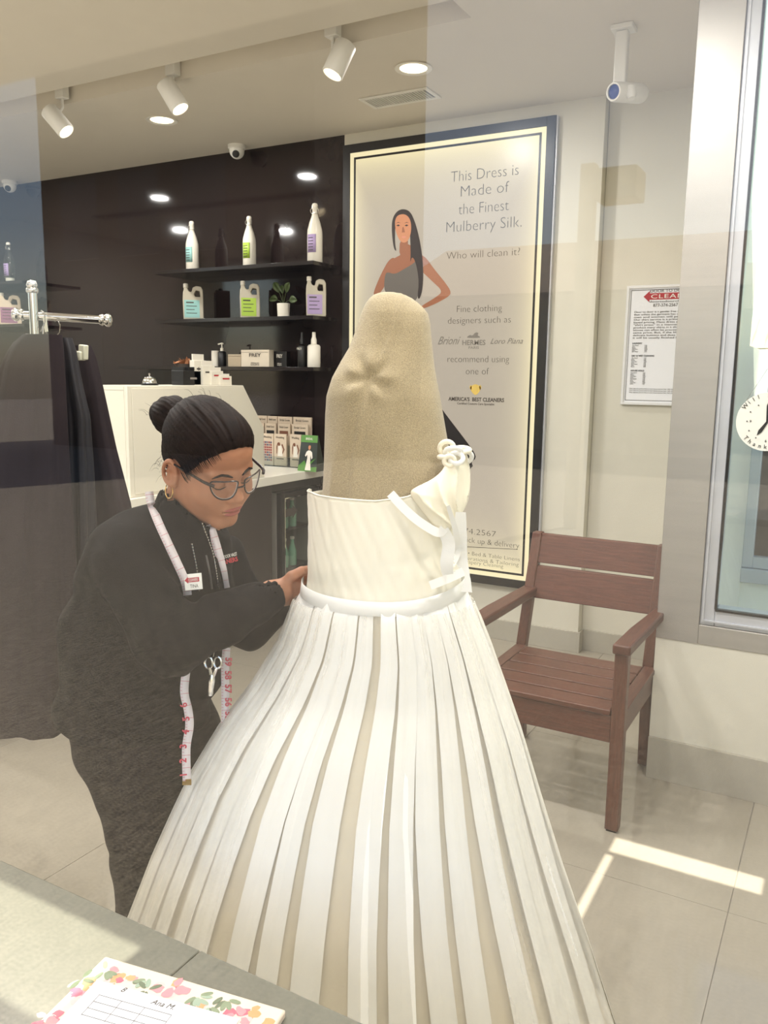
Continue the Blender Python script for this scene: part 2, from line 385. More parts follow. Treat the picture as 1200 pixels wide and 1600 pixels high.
# ------------------------------------------------------------------ closed sign on the side window
sg = thing('hanging_sign', 'round white will-return clock sign with black hands hanging in the side window', 'sign')
YC = YN-.03; c = aty(1193, 659, YC); c[0] += .012; rs = .098
MB().lathe([(rs, -.0015), (rs, .0015)], c, 48, axis=(0, 1, 0)).build('disc', m_white, sg, ang=30)
pf = frame4((0, 0, 0), (1, 0, 0), (0, -1, 0))
def onsign(x, z): return (c[0]+x, YC-.003, c[2]+z)
for an, L in ((radians(238), .055), (radians(90), .075)):
    d = Vector((cos(an), 0, sin(an))); p = Vector(onsign(0, 0)); s_ = Vector((-d.z, 0, d.x))*.006
    MB().prism([p-s_*.6, p+d*L*.7-s_, p+d*L, p+d*L*.7+s_, p+s_*.6], (0, -.001, 0)).build('clock_hand', m_black, sg)
def arc_text(t, r, a0, a1, size, flip=1):
    for i, ch in enumerate(t):
        if ch == ' ': continue
        an = a0+(a1-a0)*i/(len(t)-1); p = onsign(r*cos(an), r*sin(an)); tx = Vector((sin(an)*flip, 0, -cos(an)*flip))
        text('letter', ch, size, frame4(p, tx, (0, -1, 0)), m_black, sg, off=0.0)
arc_text('Will Return', .082, radians(145), radians(35), .02)
arc_text('Thank You', .090, radians(222), radians(318), .02, -1)
for i in range(12):
    an = radians(30*i)
    if i in (3, 9): continue
    p = onsign(.063*cos(an), .063*sin(an)); MB().lathe([(.0022, -.0005), (.0022, .0005)], p, 8, axis=(0, 1, 0)).build('dial_dot', m_black, sg)
text('numeral', '9', .012, frame4(onsign(-.052, -.004), (1, 0, 0), (0, -1, 0)), m_black, sg)
text('numeral', '6', .012, frame4(onsign(0, -.068), (1, 0, 0), (0, -1, 0)), m_black, sg)
pc = onsign(-.07, .07); MB().tube([pc, onsign(.0, .20)], .0008, 6).tube([onsign(.07, .07), onsign(.0, .20)], .0008, 6).build('cord', m_chrome, sg)
MB().lathe([(.004, -.002), (.003, .002)], onsign(0, .20), 12, axis=(0, 1, 0)).build('suction_hook', m_white, sg)

# ------------------------------------------------------------------ framed price list
YP = YB+.07
A = aty(977, 447, YP-.02); Bq = aty(972, 632, YP-.02); zl1, zl0 = A[2], Bq[2]; x0 = (A[0]+Bq[0])/2; x1 = x0+.46
pl = thing('price_list', 'white framed price list with a red arrow logo on the cream wall', 'notice')
f = MB(); t_ = .014
f.box((x0, YP-.022, zl0), (x0+t_, YP-.001, zl1)).box((x1-t_, YP-.022, zl0), (x1, YP-.001, zl1)).box((x0+t_, YP-.022, zl0), (x1-t_, YP-.001, zl0+t_)).box((x0+t_, YP-.022, zl1-t_), (x1-t_, YP-.001, zl1))
f.build('frame', mat('silver_frame', rgb(226, 226, 226), .35), pl, bevel=.002)
MB().box((x0+t_, YP-.014, zl0+t_), (x1-t_, YP-.002, zl1-t_)).build('sheet', mat('paper_white', rgb(235, 236, 240), .5), pl)
yt = YP-.0145
f = MB(); g_ = .022
for (a, b, c2, d) in ((x0+g_, x1-g_, zl0+g_, zl0+g_+.0025), (x0+g_, x1-g_, zl1-g_-.0025, zl1-g_), (x0+g_, x0+g_+.002, zl0+g_, zl1-g_), (x1-g_-.002, x1-g_, zl0+g_, zl1-g_)):
    f.box((a, yt-.0005, c2), (b, yt+.001, d))
f.build('border_line', m_print, pl)
def ptext(body, xl, z, size, width=None, m=m_print, al='LEFT', off=0.0, sp=1.0):
    return text('text_line', body, size, frame4((xl, yt-.0006, z), (1, 0, 0), (0, -1, 0)), m, pl, width=width, align=al, off=off, sp=sp)
H = zl1-zl0; W = x1-x0
m_red = mat('red_print', rgb(176, 40, 52), .5)
zz = zl1-.093*H
MB().prism([(x0+.085, yt-.0008, zz), (x0+.115, yt-.0008, zz+.028), (x0+.115, yt-.0008, zz+.016), (x1-.07, yt-.0008, zz+.016), (x1-.07, yt-.0008, zz-.016), (x0+.115, yt-.0008, zz-.016), (x0+.115, yt-.0008, zz-.028)], (0, .001, 0)).build('logo_arrow', m_red, pl)
ptext('DOOR TO DOOR VALET', x0+.115, zz+.020, .019, .26, m_black)
t = ptext('CLEANERS', x0+.12, zz-.010, .029, .25, m_white, sp=1.1); t.location = (0, -.001, 0)
ptext('doortodoorcleaners.com', x0+.115, zz-.030, .013, .26, m_black)
ptext('877-374-2567', x0+.135, zl1-.178*H, .022, .12, m_black)
body = ['Door to door is a gender free dry cleaner. This means', 'that unless the garment has unique, custom detail,', 'men and women will pay the same for it.', 'Our shirt service is a prime example of gender', 'based pricing. Mens dress shirts are cleaned by', '"shirt press" in a manner that allows us to', 'produce many shirts in a short period of time. A', 'blouse can often be processed in the same way,', 'same price. But, if the blouse has pleats or', 'delicate buttons and does not fit on the press', 'it will be usually finished by hand at a higher']
for i, s_ in enumerate(body): ptext(s_, x0+.042, zl1-(.225+.0215*i)*H, .0125, W-.085)
for h_, n_, z_ in (('LAUNDRY', 6, .485), ('DRY & WET CLEANING', 8, .590), ('HOUSE HOLD', 10, .715)):
    ptext(h_, x0+.042, zl1-z_*H, .011, None, m_black, off=.0003)
    for k in range(n_):
        ptext(['shirt folded', 'pants', 'blouse', 'dress shirt', 'jacket'][k % 5], x0+.042, zl1-(z_+.0155+.0105*k)*H, .007)
        ptext(['3.10', '5.50', '8.00', '12.50', '9.95'][k % 5], x0+.105, zl1-(z_+.0155+.0105*k)*H, .007)
for k in range(3): ptext('The above price list is our base price list. All charges depend on fabric care detail', x0+.04, zl1-(.866+.016*k)*H, .008, W-.085)

# ------------------------------------------------------------------ light box advertisement
PX0, PX1, PZ0, PZ1 = -2.74, -1.455, .325, 2.83; YF = YB-.032
lb = thing('light_box_poster', 'tall backlit advertising poster with black frame and a model in a one-shoulder dress', 'poster')
fr = MB(); bw = .048
for (a, b, c2, d) in ((PX0, PX0+bw, PZ0, PZ1), (PX1-bw, PX1, PZ0, PZ1), (PX0+bw, PX1-bw, PZ0, PZ0+bw), (PX0+bw, PX1-bw, PZ1-bw, PZ1)):
    fr.box((a, YF-.006, c2), (b, YB-.001, d))
fr.build('frame', m_black, lb, bevel=.0015)
MB().box((PX1, YF+.002, PZ0), (PX1+.008, YB-.001, PZ1)).build('frame_edge', m_alu2, lb)
# backlit face: brighter and warmer near its edges where the tubes are
m_lb = bpy.data.materials.new('backlit_film'); m_lb.use_nodes = True
n = m_lb.node_tree.nodes; l = m_lb.node_tree.links; b_ = n['Principled BSDF']
tc = n.new('ShaderNodeTexCoord'); sp_ = n.new('ShaderNodeSeparateXYZ'); l.new(tc.outputs['Object'], sp_.inputs[0])
def mth(op, a, b=None, c=None):
    q = n.new('ShaderNodeMath'); q.operation = op
    for i, v in enumerate((a, b, c)):
        if v is None: continue
        if isinstance(v, (int, float)): q.inputs[i].default_value = v
        else: l.new(v, q.inputs[i])
    return q.outputs[0]
X0, X1, Z0, Z1 = PX0+bw, PX1-bw, PZ0+bw, PZ1-bw
def edge(s_, a, b, k):
    d = mth('MINIMUM', mth('SUBTRACT', s_, a), mth('SUBTRACT', b, s_)); return mth('EXPONENT', mth('MULTIPLY', d, -k))
e = mth('MAXIMUM', edge(sp_.outputs[0], X0, X1, 12.0), edge(sp_.outputs[2], Z0, Z1, 6.0))
mx = n.new('ShaderNodeMix'); mx.data_type = 'RGBA'; mx.inputs[6].default_value = rgb(212, 198, 178); mx.inputs[7].default_value = rgb(255, 240, 190)
l.new(mth('MINIMUM', mth('MULTIPLY', e, 1.25), 1.0), mx.inputs[0]); l.new(mx.outputs[2], b_.inputs['Emission Color'])
l.new(mth('MULTIPLY_ADD', e, .42, .52), b_.inputs['Emission Strength'])
b_.inputs['Base Color'].default_value = rgb(105, 100, 95); b_.inputs['Roughness'].default_value = .3; b_.inputs['Specular IOR Level'].default_value = .3
MB().box((X0, YF, Z0), (X1, YB-.004, Z1)).build('backlit_face', m_lb, lb, smooth=False)
ft = MB(); g0, g1 = .026, .038
for (a, b, c2, d) in ((X0+g0, X0+g1, Z0+g0, Z1-g0), (X1-g1, X1-g0, Z0+g0, Z1-g0), (X0+g1, X1-g1, Z0+g0, Z0+g1), (X0+g1, X1-g1, Z1-g1, Z1-g0)):
    ft.box((a, YF-.0015, c2), (b, YF+.001, d))
ft.build('inner_border', m_black, lb, smooth=False)
PY = YF-.001
def pt(x, y): return aty(x, y, PY)
def ad(body, xl, xr, y, hpx, m=m_print, off=-.0009, shear=0, sp=1.0, ymid=None):
    p = pt((xl+xr)/2, y); a = pt(xl, y); b = pt(xr, y); hh = abs(pt((xl+xr)/2, y-hpx)[2]-p[2])
    o = text('lettering', body, hh/.72, frame4((p[0], PY-.0006, p[2]), (1, 0, 0), (0, -1, 0)), m, lb, width=b[0]-a[0], off=(-.021*hh/.72 if off < 0 else off), shear=shear, sp=sp); return o
ad('This Dress is', 704, 809, 279, 18); ad('Made of', 718, 793, 304, 18); ad('the Finest', 716, 794, 332, 18); ad('Mulberry Silk.', 696, 813, 359, 18)
ad('Who will clean it?', 697, 811, 402, 12, off=-.0006)
ad('Fine clothing', 713, 783, 487, 11, off=-.0005); ad('designers such as', 699, 797, 505, 11, off=-.0005)
m_lgt = mat('grey_print', rgb(120, 114, 106), .6)
ad('Brioni', 682, 717, 538, 13, m_lgt, 0, .5); ad('HERMES', 722, 758, 539, 8, m_lgt, .0006); ad('PARIS', 732, 748, 545, 4, m_lgt, 0); ad('Loro Piana', 765, 816, 537, 9, m_lgt, 0, .45)
ad('recommend using', 698, 794, 566, 11, off=-.0005); ad('one of', 727, 763, 585, 11, off=-.0005)
ad("AMERICA'S  BEST CLEANERS", 700, 787, 627, 6, mat('dark_print', rgb(60, 50, 44), .6), .0007); ad('Certified Couture Care Specialist', 714, 772, 632.5, 3.4, m_print, .0002)
ad('877.374.2567', 690, 774, 834, 9, off=-.0003); ad('free laundry pick up & delivery', 662, 809, 848, 9, off=-.0003)
ad('Dry Cleaning • Laundry • Bed & Table Linens', 640, 809, 866, 6, off=-.0001); ad('Wet Cleaning • Alterations & Tailoring', 655, 808, 875, 6, off=-.0001); ad('Leather & Drapery Cleaning', 684, 785, 881, 6, off=-.0001)
def flat(name, poly, m, k=1, parent=lb, T=pt):
    ps = [T(*q) for q in poly]; ps = [(p[0], p[1]-.00025*k, p[2]) for p in ps]
    from mathutils.geometry import tessellate_polygon
    tri = [tuple(t_) for t_ in tessellate_polygon([[Vector(p) for p in ps]])]; fs = []
    for t_ in tri:
        a_, b_1, c_1 = (Vector(ps[i]) for i in t_); nn_ = (b_1-a_).cross(c_1-a_)
        if nn_.length > 1e-12: fs.append(t_ if nn_.y < 0 else t_[::-1])
    me = bpy.data.meshes.new(name); me.from_pydata([tuple(p) for p in ps], [], fs); me.update(); me.materials.append(m)
    o = bpy.data.objects.new(name, me); COL.objects.link(o); o.parent = parent; return o
flat('rule_line', [(700, 852.5), (809, 858), (809, 858.8), (700, 853.3)], m_print)
def smooth(poly, n=3):
    for _ in range(n):
        o = []
        for i in range(len(poly)):
            a, b = poly[i], poly[(i+1) % len(poly)]
            o += [(a[0]*.75+b[0]*.25, a[1]*.75+b[1]*.25), (a[0]*.25+b[0]*.75, a[1]*.25+b[1]*.75)]
        poly = o
    return poly
pm = lambda nm, c: mat(nm, c, .35, emit=c, estr=.10)
p_skin = pm('printed_skin', rgb(140, 88, 62)); p_skin2 = pm('printed_skin_lit', rgb(186, 126, 92)); p_hair = pm('printed_hair', rgb(38, 28, 26)); p_dress = pm('printed_dress', rgb(92, 86, 80)); p_gold = pm('printed_gold', rgb(205, 175, 90)); p_dk = pm('printed_black', rgb(26, 20, 22))
flat('printed_gown_skirt', smooth([(672, 600), (684, 630), (697, 648), (720, 678), (741, 706), (744, 716), (736, 722), (740, 730), (700, 760), (640, 900), (560, 900), (560, 600)], 1), p_dk, 1)
flat('printed_arm', smooth([(602, 415), (610, 404), (618, 402), (612, 425), (600, 450), (590, 462), (582, 462), (590, 440)], 2), p_skin, 2)
flat('printed_arm', smooth([(650, 396), (664, 400), (678, 420), (697, 443), (705, 456), (702, 463), (680, 475), (660, 483), (655, 480), (682, 464), (692, 455), (676, 440), (660, 425), (651, 415)], 2), p_skin, 2)
flat('printed_torso', smooth([(601, 416), (608, 408), (621, 401), (630, 396), (628, 385), (640, 380), (648, 394), (662, 398), (661, 430), (652, 470), (604, 458)], 2), p_skin, 3)
flat('printed_dress', smooth([(602, 428), (606, 425), (617, 429), (632, 420), (646, 412), (655, 402), (661, 408), (661, 435), (655, 455), (650, 472), (625, 478), (602, 458), (600, 445)], 2), p_dress, 4)
flat('printed_hair', smooth([(630, 326), (641, 330), (648, 345), (653, 362), (658, 385), (662, 420), (661, 450), (656, 468), (652, 465), (655, 440), (650, 410), (644, 400), (641, 412), (642, 395), (640, 350), (618, 345), (617, 380), (620, 394), (615, 388), (612, 360), (613, 342), (620, 330)], 2), p_hair, 5)
flat('printed_face', smooth([(618, 342), (622, 336), (632, 334), (640, 340), (643, 352), (642, 366), (638, 376), (632, 380), (625, 377), (619, 364), (617, 350)], 2), p_skin2, 6)
flat('printed_neck', smooth([(625, 374), (638, 372), (637, 392), (632, 400), (624, 400)], 1), p_skin, 5)
for xe in (622.5, 635.5): flat('printed_eye', [(xe-3, 352.5), (xe, 350.8), (xe+3, 352.2), (xe, 353.8)], p_hair, 7); flat('printed_brow', [(xe-4, 349), (xe, 347), (xe+4, 348.5), (xe, 348)], p_hair, 7)
flat('printed_lips', smooth([(627, 370), (631, 368.5), (636, 370), (631, 373)], 1), pm('printed_lips', rgb(196, 130, 110)), 7)
flat('printed_nose', [(629, 355), (631, 355), (633, 363), (628, 363.5)], p_skin, 7)
flat('printed_emblem', smooth([(734, 605), (738, 602), (743, 600), (748, 602), (752, 605), (750, 611), (745, 617), (741, 617), (736, 611)], 1), p_gold, 2)
for dx in (-8, 8): flat('printed_emblem', smooth([(743+dx*.7, 603), (743+dx, 601), (743+dx*1.2, 606), (743+dx*.8, 610)], 1), p_gold, 2)
flat('printed_carriage', smooth([(730, 526), (735, 523), (738, 525), (743, 519), (748, 520), (746, 524), (750, 526), (750, 528), (730, 528)], 1), m_lgt, 2)

# ------------------------------------------------------------------ dark wall shelves and what stands on them
m_shelf = mat('dark_gloss_shelf', rgb(30, 24, 24), .15)
ZS = [2.157, 1.847, 1.548]
for i, z in enumerate(ZS):
    o = MB().box((-4.05 if i < 2 else -4.4, YB-.26, z-.022), (-2.80, YB+.002, z)).build('wall_shelf', m_shelf, bevel=.001)
    tag(o, ['dark glossy wall shelf holding the tall swing-top bottles, highest of three', 'dark glossy wall shelf holding the handled jugs and the plant, middle one', 'dark glossy wall shelf holding small boxes and pump bottles, lowest of three'][i], 'shelf', 'dark shelves on the right of the panelled wall')
for i, z in enumerate(ZS[:2]):
    o = MB().box((-6.4, YB-.26, z-.022), (-5.35, YB+.002, z)).build('wall_shelf', m_shelf, bevel=.001)
    tag(o, ['dark shelf at far left under the clear swing-top bottle', 'dark shelf at far left under the lilac-labelled jug'][i], 'shelf', 'dark shelves at the far left')
m_milk = mat('milky_plastic', rgb(226, 220, 206), .3)
m_jug = mat('translucent_jug', rgb(176, 168, 150), .35, noise=.05)
m_cap = mat('white_cap', rgb(232, 226, 212), .35)
labs = dict(teal=mat('teal_label', rgb(140, 186, 182), .5), green=mat('green_label', rgb(160, 190, 66), .5), lilac=mat('lilac_label', rgb(166, 146, 186), .5), plum=mat('plum_label', rgb(140, 96, 120), .5))
YI = YB-.14
def lab_on(parent, c, w_, h, m, y, lines=4):
    MB().box((c[0]-w_/2, y-.0012, c[2]-h/2), (c[0]+w_/2, y, c[2]+h/2)).build('label', m, parent)
    f = MB()
    for k in range(lines):
        ww = w_*(.5 if k == 0 else .7 if k % 2 else .55); z = c[2]+h*(.36-.2*k); hh = .004 if k else .008
        f.box((c[0]-w_*.38, y-.002, z-hh/2), (c[0]-w_*.38+ww, y-.001, z+hh/2))
    f.build('label_print', m_print, parent)
def tall_bottle(x, yb, yt, m, lm, label, glassy=False):
    p = aty(x, yb, YI); H = aty(x, yt, YI)[2]-p[2]; z0 = ZS[0]; k = H/.31
    t = thing('swing_top_bottle', label, 'bottle', 'swing-top bottles on the top shelf')
    R = .042*k
    pr = [(R*.9, 0), (R, .006), (R, .15*k), (R*.96, .175*k), (R*.72, .215*k), (R*.42, .25*k), (R*.32, .27*k), (R*.32, .285*k), (R*.4, .288*k), (R*.4, .296*k)]
    MB().lathe(pr, (p[0], YI, z0+.0), 28).build('bottle_body', m, t, ang=50)
    if glassy: MB().lathe([(R*.8, .01), (R*.8, .04*k)], (p[0], YI, z0), 20).build('liquid', m_milk, t)
    MB().lathe([(R*.36, .297*k), (R*.4, .305*k), (R*.3, .315*k), (R*.1, .318*k)], (p[0], YI, z0), 20).build('stopper', m_cap, t, ang=60)
    f = MB()
    for s_ in (-1, 1): f.tube([(p[0]+s_*R*.5, YI, z0+.262*k), (p[0]+s_*R*.62, YI-.006, z0+.28*k), (p[0]+s_*R*.42, YI, z0+.30*k), (p[0]+s_*R*.2, YI, z0+.318*k)], .0016, 6)
    f.tube([(p[0]+R*.52*cos(a_), YI+R*.52*sin(a_), z0+.262*k) for a_ in np.linspace(0, 2*pi, 16)[:-1]], .0018, 6, closed=True)
    f.build('wire_bail', m_chrome, t)
    # wrapped label on the front left
    f = MB(); A = []; Bz = []
    for a_ in np.linspace(radians(-122), radians(-48), 8):
        A.append((p[0]+(R+.0008)*cos(a_), YI+(R+.0008)*sin(a_), z0+.055*k)); Bz.append((p[0]+(R+.0008)*cos(a_), YI+(R+.0008)*sin(a_), z0+.15*k))
    f.strip(A, Bz); f.build('label', lm, t, solid=.0008)
    f = MB()
    for j in range(5):
        A = []; Bz = []
        for a_ in np.linspace(radians(-112), radians(-70), 5):
            A.append((p[0]+(R+.0016)*cos(a_), YI+(R+.0016)*sin(a_), z0+(.065+.016*j)*k)); Bz.append((p[0]+(R+.0016)*cos(a_), YI+(R+.0016)*sin(a_), z0+(.069+.016*j)*k))
        f.strip(A, Bz)
    f.build('label_print', m_print, t, solid=.0003)
tall_bottle(301, 424, 347, m_milk, labs['teal'], 'white swing-top glass bottle with a teal label, left of three on the top shelf')
tall_bottle(390, 416, 337, m_milk, labs['green'], 'white swing-top glass bottle with a green label on the top shelf')
tall_bottle(492, 410, 318, m_milk, labs['lilac'], 'white swing-top glass bottle with a lilac label nearest the lit poster')
tall_bottle(16, 440, 377, m_clear, labs['lilac'], 'clear glass swing-top bottle with a lilac label at the far left', True)
def jug(xl, xr, yt, lm, label, m=None):
    a = aty(xl, 498, YI); b = aty(xr, 498, YI); W = (b[0]-a[0])*.72; xc_ = (a[0]+b[0])/2; z0 = ZS[1]; H = aty((xl+xr)/2, yt, YI)[2]-z0
    t = thing('handled_jug', label, 'jug', 'handled jugs on the middle shelf', (xc_, YI, z0)); t.rotation_euler.z = atan2(-YI, -xc_)+pi/2+.0; cx_ = 0; z0 = 0
    h = W/2; zb = H*.60; D = W*.36
    P = [(-h*.96, 0), (h*.96, 0), (h, .01), (h, zb), (h*.97, H*.86), (h*.8, H*.95), (h*.3, H*.97), (-h*.02, H*.92), (-h*.12, H*.8), (-h*.3, H*.80), (-h*.42, H*.83), (-h*.5, H*.9), (-h*.5, H*.93), (-h*.88, H*.93), (-h*.88, H*.86), (-h*.96, H*.78), (-h, zb)]
    hole = [(h*.72, H*.66), (h*.66, H*.82), (h*.3, H*.84), (h*.12, H*.74), (h*.2, H*.66)]
    bm = bmesh.new()
    from mathutils.geometry import tessellate_polygon
    tri = tessellate_polygon([[Vector((x, z, 0)) for x, z in P], [Vector((x, z, 0)) for x, z in hole]])
    pts = P+hole; mb = MB(); n_ = len(pts)
    vs = [(cx_+x, -D, z0+z) for x, z in pts]+[(cx_+x, D, z0+z) for x, z in pts]
    fs = [tuple(q) for q in tri]+[tuple(i+n_ for i in q[::-1]) for q in tri]
    nP = len(P)
    fs += [(i, (i+1) % nP, n_+(i+1) % nP, n_+i) for i in range(nP)]+[(nP+i, nP+(i+1) % len(hole), n_+nP+(i+1) % len(hole), n_+nP+i) for i in range(len(hole))]
    mb.add(vs, fs); o = mb.build('jug_body', m or m_jug, t, bevel=.006, seg=3, ang=50)
    for p_ in o.data.polygons: pass
    me = o.data; bm = bmesh.new(); bm.from_mesh(me); bmesh.ops.recalc_face_normals(bm, faces=bm.faces); bm.to_mesh(me); bm.free()
    MB().lathe([(h*.24, 0), (h*.24, .022), (h*.2, .026)], (cx_-h*.69, 0, z0+H*.93), 20).build('cap', m_cap, t, ang=40)
    lab_on(t, (cx_-h*.12, YI, z0+zb*.52), W*.74, zb*.84, lm, -D)
jug(286, 319, 446, labs['teal'], 'translucent handled jug with a teal label on the middle shelf')
jug(374, 408, 442, labs['green'], 'translucent handled jug with a green label beside the plant')
jug(476, 512, 435, labs['lilac'], 'translucent handled jug with a lilac label right of the plant')
jug(2, 31, 460, labs['plum'], 'cream handled jug with a plum label at the far left', mat('cream_jug', rgb(196, 180, 156), .4))
# potted plant
pp = aty(443, 496, YI); t = thing('potted_plant', 'small potted plant with broad green leaves in a white pot', 'plant')
MB().lathe([(.036, 0), (.04, .085), (.036, .086), (.034, .07)], (pp[0], YI, ZS[1]), 28).build('pot', m_milk, t, ang=40)
MB().lathe([(.034, .068), (.001, .074)], (pp[0], YI, ZS[1]), 16).build('soil', m_bark, t)
m_leaf = mat('leaf_green', rgb(70, 84, 48), .45, noise=.2)
stm = MB(); root = Vector((pp[0], YI, ZS[1]+.07)); tips = [(428, 436), (452, 436), (421, 462), (464, 464), (440, 440)]
for i, (x, y) in enumerate(tips):
    tp = Vector(aty(x, y, YI-.03*(1 if i % 2 else -1))); mid = root.lerp(tp, .45)+Vector((0, 0, .01)); stm.tube([root, root.lerp(mid, .5)+Vector((0, 0, .01)), mid], .0018, 6)
    ax = (tp-mid); L = ax.length; ax.normalize(); sd = ax.cross(Vector((0, -1, .25))).normalized(); up = sd.cross(ax)
    A = []; C_ = []; Bb = []
    for k in range(8):
        u = k/7; wd = .024*sin(pi*min(1, u*.92+.06))**.8*(1 if i < 4 else .7); c_ = mid+ax*L*u+Vector((0, 0, -.02*u*u)); A.append(c_-sd*wd+up*.006*sin(pi*u)); C_.append(c_); Bb.append(c_+sd*wd+up*.006*sin(pi*u))
    MB().strip(A, C_).strip(C_, Bb).build('leaf', m_leaf, t, solid=.0008)
stm.build('stem', m_leaf, t)
# lower shelf
zs = ZS[2]
def px_x(x): return aty(x, 560, YI)[0]
def hgt(x, y): return aty(x, y, YI)[2]-zs
def cyl_item(name, label, cat, x0, x1, y, m, nozzle=None, nm=None):
    a, b = px_x(x0), px_x(x1); r = (b-a)/2; c_ = ((a+b)/2, YI, zs); H = hgt((x0+x1)/2, y); t = thing(name, label, cat, 'toiletries on the lowest shelf')
    if nozzle is None:
        MB().lathe([(r*.95, 0), (r, .004), (r, H-.004), (r*.95, H)], c_, 24).build('body', m, t, ang=40); MB().lathe([(r*.97, H), (r*.97, H+.004)], c_, 24).build('lid', m_cap, t); return t
    hb = H*.66
    MB().lathe([(r*.94, 0), (r, .004), (r, hb*.9), (r*.8, hb*.97), (r*.4, hb)], c_, 24).build('body', m, t, ang=50)
    q = Vector(c_)
    if nozzle == 'pump':
        MB().lathe([(r*.42, hb), (r*.42, hb+.02)], c_, 16).tube([q+Vector((0, 0, hb+.015)), q+Vector((0, 0, H-.006))], r*.14, 8).build('collar', nm, t)
        MB().tube([q+Vector((r*.4, 0, H-.004)), q+Vector((0, 0, H-.002)), q+Vector((-r*1.0, -.004, H-.008))], .005, 8).build('pump_head', nm, t)
    else:
        MB().lathe([(r*.45, hb), (r*.45, hb+(H-hb)*.35), (r*.3, hb+(H-hb)*.6), (r*.26, H)], c_, 16).build('spray_cap', nm, t, ang=50)
    return t
cyl_item('jar_cylinder', 'small cream cylinder standing left of the pump bottle', 'jar', 332, 342, 549, m_milk)
cyl_item('pump_bottle', 'black pump bottle with white pump head', 'bottle', 342, 352, 536, m_black, 'pump', m_cap)
bt = cyl_item('spray_bottle', 'slim black spray bottle on the lowest shelf', 'bottle', 466, 478, 519, m_black, 'spray', m_black)
wt = cyl_item('spray_bottle', 'slim white spray bottle with white spray cap', 'bottle', 482, 499, 519, m_cap, 'spray', m_cap)
for t_, xx, m_ in ((bt, 472, m_cap), (wt, 490.5, m_print)):
    q = px_x(xx); text('lettering', 'FREY', .02, frame4((q, YI-.031, zs+hgt(xx, 547)), (1, 0, 0), (0, -1, 0)), m_, t_, width=.036)
def box_item(label, x0, x1, y, m, name='carton', dy=0, letter=None, lm=m_print, dep=.05):
    a, b = px_x(x0), px_x(x1); H = hgt((x0+x1)/2, y); t = thing(name, label, 'box')
    MB().box((a, YI-.05+dy, zs), (b, YI-.05+dy+dep, zs+H)).build('box_body', m, t, bevel=.0015)
    MB().box((a+.001, YI-.0515+dy, zs+H*.86), (b-.001, YI-.05+dy, zs+H*.87)).build('lid_seam', m_print, t)
    if letter:
        text('lettering', letter, .03, frame4(((a+b)/2, YI-.0512+dy, zs+H*.60), (1, 0, 0), (0, -1, 0)), lm, t, width=(b-a)*.42, off=.0006)
        for k in range(2): text('lettering', 'clothing care' if k == 0 else 'laundry gift set', .011, frame4(((a+b)/2, YI-.0512+dy, zs+H*(.2-.1*k)), (1, 0, 0), (0, -1, 0)), lm, t, width=(b-a)*.3)
    return t
box_item('plain beige carton left of the white lettered box', 364, 384, 554, mat('beige_card', rgb(170, 154, 130), .6))
box_item('white lettered box standing on the lowest shelf', 384.5, 428, 547, mat('white_card', rgb(206, 194, 174), .5), letter='FREY')
box_item('black lettered box tucked behind the white lettered box', 425, 447, 549, m_black, dy=.055, letter='FREY', lm=m_cap, dep=.04)

# ------------------------------------------------------------------ reception counter
XC = -2.86
def cy(x, y, X=XC): q = atx(x, y, X); return q[1], q[2]
ct = thing('counter', 'white-topped reception counter with dark laminate front', 'counter')
MB().box((-3.7, 1.9, .875), (XC, YB-.002, .925)).build('worktop', m_counter, ct, bevel=.003)
MB().box((-3.66, 1.95, .08), (XC-.05, 3.86, .874)).build('front_panel', m_darkmatt, ct, bevel=.002)
MB().box((-3.6, 2.0, 0), (XC-.11, 3.86, .08)).build('plinth', m_black, ct)
MB().box((-3.66, 3.87, 0.0), (-3.6, YB-.002, .874)).build('back_panel', m_black, ct)
MB().box((-3.6, 3.87, .82), (XC-.06, YB-.002, .874)).build('fascia', m_black, ct)
# raised screen on the counter
sb = thing('counter_screen', 'raised cream screen box with a cut-off corner on the counter', 'counter screen')
XS = XC-.03
P = [cy(*q, XS) for q in ((198, 603), (380, 605), (412, 668), (413.5, 744))]
z1_ = P[0][1]; prof = [(P[0][0], .926), (P[0][0], z1_), (P[1][0], z1_), (P[2][0], P[2][1]), (P[3][0], .926)]
MB().prism([(XS-.02, y, z) for y, z in prof], (.02, 0, 0)).build('side_panel', m_panel, sb, bevel=.002)
c_ = np.mean(prof, 0); inn = [(c_[0]+(y-c_[0])*.955, c_[1]+(z-c_[1])*.955) for y, z in prof]
MB().prism([(XS+.001, y, z) for y, z in inn], (.003, 0, 0)).build('raised_field', m_panel, sb, bevel=.001)
MB().box((XS-.30, P[0][0], .926), (XS-.0205, P[0][0]+.02, z1_-.021)).build('end_panel', m_panel, sb)
MB().box((XS-.30, P[0][0], z1_-.02), (XS-.021, P[1][0], z1_)).build('top_shelf', m_panel, sb, bevel=.001)
MB().prism([(XS-.30, y, z) for y, z in prof[:1]+[(prof[1][0], z1_-.021), (prof[2][0], z1_-.021)]+prof[3:]], (.02, 0, 0)).build('inner_panel', m_panel, sb)
# bell
zt = z1_; q = atz(234, 602, zt); q = np.array([XS-.12, atx(234, 602, XS-.12)[1], zt])
t = thing('service_bell', 'chrome service bell on the counter screen', 'bell')
MB().lathe([(.042, 0), (.042, .006), (.038, .008)], q, 28).build('base', m_black, t)
MB().lathe([(.036, .010), (.035, .020), (.028, .034), (.014, .042), (.004, .044)], q, 28).build('dome', m_chrome, t, ang=60)
MB().lathe([(.003, .044), (.003, .052), (.006, .055), (.003, .059)], q, 14).build('button', m_chrome, t, ang=60)
